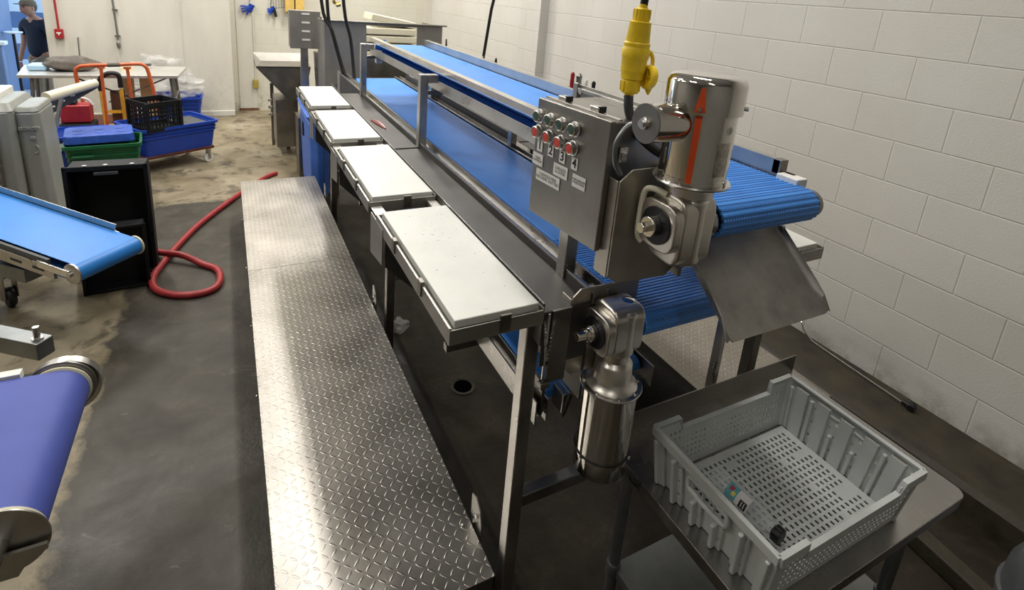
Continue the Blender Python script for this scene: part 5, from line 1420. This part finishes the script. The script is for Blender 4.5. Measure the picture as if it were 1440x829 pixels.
o = MB().box(-5.5, -4.9, 9.6, 9.9, -.5, .9).build('blue_barrier', 'yard_blue', None, bevel=.02); tag(o, 'blue barrier standing behind the person in the yard', 'barrier')

# person
def skin_fig(name, J, E, mat, parent, sub=2):
    me = D.meshes.new(name); me.from_pydata([j[:3] for j in J], E, []); me.materials.append(M[mat])
    o = D.objects.new(name, me); COL.objects.link(o); o.parent = parent
    md = o.modifiers.new('skin', 'SKIN'); 
    if not me.skin_vertices: 
        bm = bmesh.new(); bm.from_mesh(me); bm.verts.layers.skin.verify(); bm.to_mesh(me); bm.free()
    for v, j in zip(me.skin_vertices[0].data, J): v.radius = (j[3], j[4] if len(j) > 4 else j[3])
    me.skin_vertices[0].data[0].use_root = True
    md.use_smooth_shade = True
    s = o.modifiers.new('smooth', 'SUBSURF'); s.levels = sub; s.render_levels = sub
    return o
pe = thing('person', 'person in a dark navy t-shirt, khaki trousers and cap standing in the doorway looking down', 'person', (-5.40, 8.5, -.5), math.radians(-35))
# local: faces -y turned left, z from the ground
J = [(0, 0, .93, .12, .10), (0, 0, 1.10, .12, .10), (0, -.01, 1.30, .15, .11), (0, -.02, 1.42, .13, .09), (0, -.04, 1.50, .05, .05), (0, -.08, 1.56, .05, .055),
     (.19, -.02, 1.40, .055), (.245, .0, 1.12, .042), (.25, -.06, .88, .030), (.25, -.09, .80, .032, .02),
     (-.19, -.02, 1.40, .055), (-.245, -.01, 1.12, .042), (-.24, -.10, .90, .030), (-.235, -.13, .82, .032, .02),
     (.10, 0, .86, .085), (.11, -.01, .48, .058), (.11, .02, .09, .040), (.11, -.12, .04, .035),
     (-.10, 0, .86, .085), (-.12, .03, .48, .058), (-.12, .08, .09, .040), (-.12, -.05, .04, .035)]
E_ = [(0, 1), (1, 2), (2, 3), (3, 4), (4, 5), (3, 6), (6, 7), (7, 8), (8, 9), (3, 10), (10, 11), (11, 12), (12, 13), (0, 14), (14, 15), (15, 16), (16, 17), (0, 18), (18, 19), (19, 20), (20, 21)]
bo_ = skin_fig('body', J, E_, 'skin', pe)
# head with nose, ears, fingers as part of the figure's meshes
h = MB().sphere((0, -.10, 1.63), .10, (.80, .98, 1.15), 20, 14)
for i, p in enumerate(h.v):
    if p.y < -.16 and abs(p.x) < .02 and 1.58 < p.z < 1.65: h.v[i] = Vector((p.x, p.y - .022, p.z - .01))
h.sphere((.082, -.09, 1.63), .022, (.4, .8, 1.3), 8, 6).sphere((-.082, -.09, 1.63), .022, (.4, .8, 1.3), 8, 6)
h.sphere((0, -.205, 1.615), .014, (.9, 1, 1.4), 8, 6)
h.build('head', 'skin', pe, local=True)
MB().sphere((.03, -.187, 1.648), .010, (1.3, .5, .8), 8, 6).sphere((-.03, -.187, 1.648), .010, (1.3, .5, .8), 8, 6).build('eyes', 'rubber', pe, local=True)
MB().sphere((0, -.188, 1.575), .02, (1.3, .35, .35), 8, 6).build('mouth', 'red', pe, local=True)
MB().sphere((0, -.055, 1.65), .098, (.84, .80, 1.0), 14, 10).build('hair', 'rubber', pe, local=True)
c_ = MB().sphere((0, -.09, 1.69), .108, (.84, 1.0, .75), 18, 12).build('cap', 'cap_cloth', pe, local=True)
MB().prism([(-.075, -.16), (-.06, -.26), (0, -.29), (.06, -.26), (.075, -.16)], 'z', 1.685, 1.693).build('visor', 'cap_cloth', c_, local=True, bevel=.002)
for hx_, hy, hz, sg in ((.25, -.10, .79, 1), (-.235, -.14, .81, -1)):
    m = MB()
    for k in range(4):
        m.tube([(hx_, hy + (k - 1.5) * .018, hz), (hx_ - sg * .005, hy + (k - 1.5) * .019, hz - .045), (hx_ - sg * .02, hy + (k - 1.5) * .018, hz - (.075 + (.008 if k in (1, 2) else 0)))], .008, 8, 2)
    m.tube([(hx_ - sg * .01, hy - .02, hz + .02), (hx_ - sg * .02, hy - .045, hz - .01), (hx_ - sg * .02, hy - .05, hz - .04)], .009, 8, 2)
    m.build('fingers', 'skin', pe, local=True)
JS = [(0, .0, .86, .165, .15), (0, -.005, 1.10, .165, .145), (0, -.015, 1.32, .180, .125), (0, -.02, 1.43, .14, .10), (0, -.03, 1.47, .075, .07),
      (.19, -.02, 1.41, .075), (.235, .0, 1.20, .065), (-.19, -.02, 1.41, .075), (-.235, -.01, 1.20, .065)]
skin_fig('shirt', JS, [(0, 1), (1, 2), (2, 3), (3, 4), (3, 5), (5, 6), (3, 7), (7, 8)], 'navy', pe)
JT = [(0, 0, 1.00, .150, .135), (.10, 0, .82, .100), (.115, -.01, .48, .078), (.115, .02, .14, .066), (-.10, 0, .82, .100), (-.125, .03, .48, .078), (-.125, .08, .14, .066)]
skin_fig('trousers', JT, [(0, 1), (1, 2), (2, 3), (0, 4), (4, 5), (5, 6)], 'khaki', pe)
for x, y in ((.11, -.05), (-.12, .01)): MB().sphere((x, y, .045), .06, (.85, 2.1, .75), 14, 8).build('shoe', 'rubber', pe, local=True)

# ------------------------------------------------------------------ world, camera, exposure
w = D.worlds.new('World'); SC.world = w; w.use_nodes = True
bg = w.node_tree.nodes['Background']
bg.inputs[0].default_value = (.62, .80, 1.0, 1); bg.inputs[1].default_value = 2.2

cam = D.cameras.new('camera'); co = D.objects.new('camera', cam); COL.objects.link(co)
f_, cx_, cy_ = 762.9935, 720.0, 204.3356
cam.sensor_fit = 'HORIZONTAL'; cam.sensor_width = 36; cam.lens = f_ / 1440 * 36
cam.shift_x = 0; cam.shift_y = -(414.5 - cy_) / 1440
R0, R1, R2 = ((0.887845, -0.453235, 0.079433), (-0.052958, -0.272129, -0.960803), (0.457086, 0.848837, -0.26561))
Rm = Matrix((R0, [-v for v in R1], [-v for v in R2])).transposed()
mt = Rm.to_4x4(); mt.translation = Vector((-2.86645, -2.21869, 1.88))
co.matrix_world = mt
cam.clip_start = .02; cam.clip_end = 100
SC.camera = co
vs_ = SC.view_settings; vs_.view_transform = 'Standard'; vs_.look = 'None'; vs_.exposure = 0.0; vs_.gamma = 1.0; vs_.use_curve_mapping = False
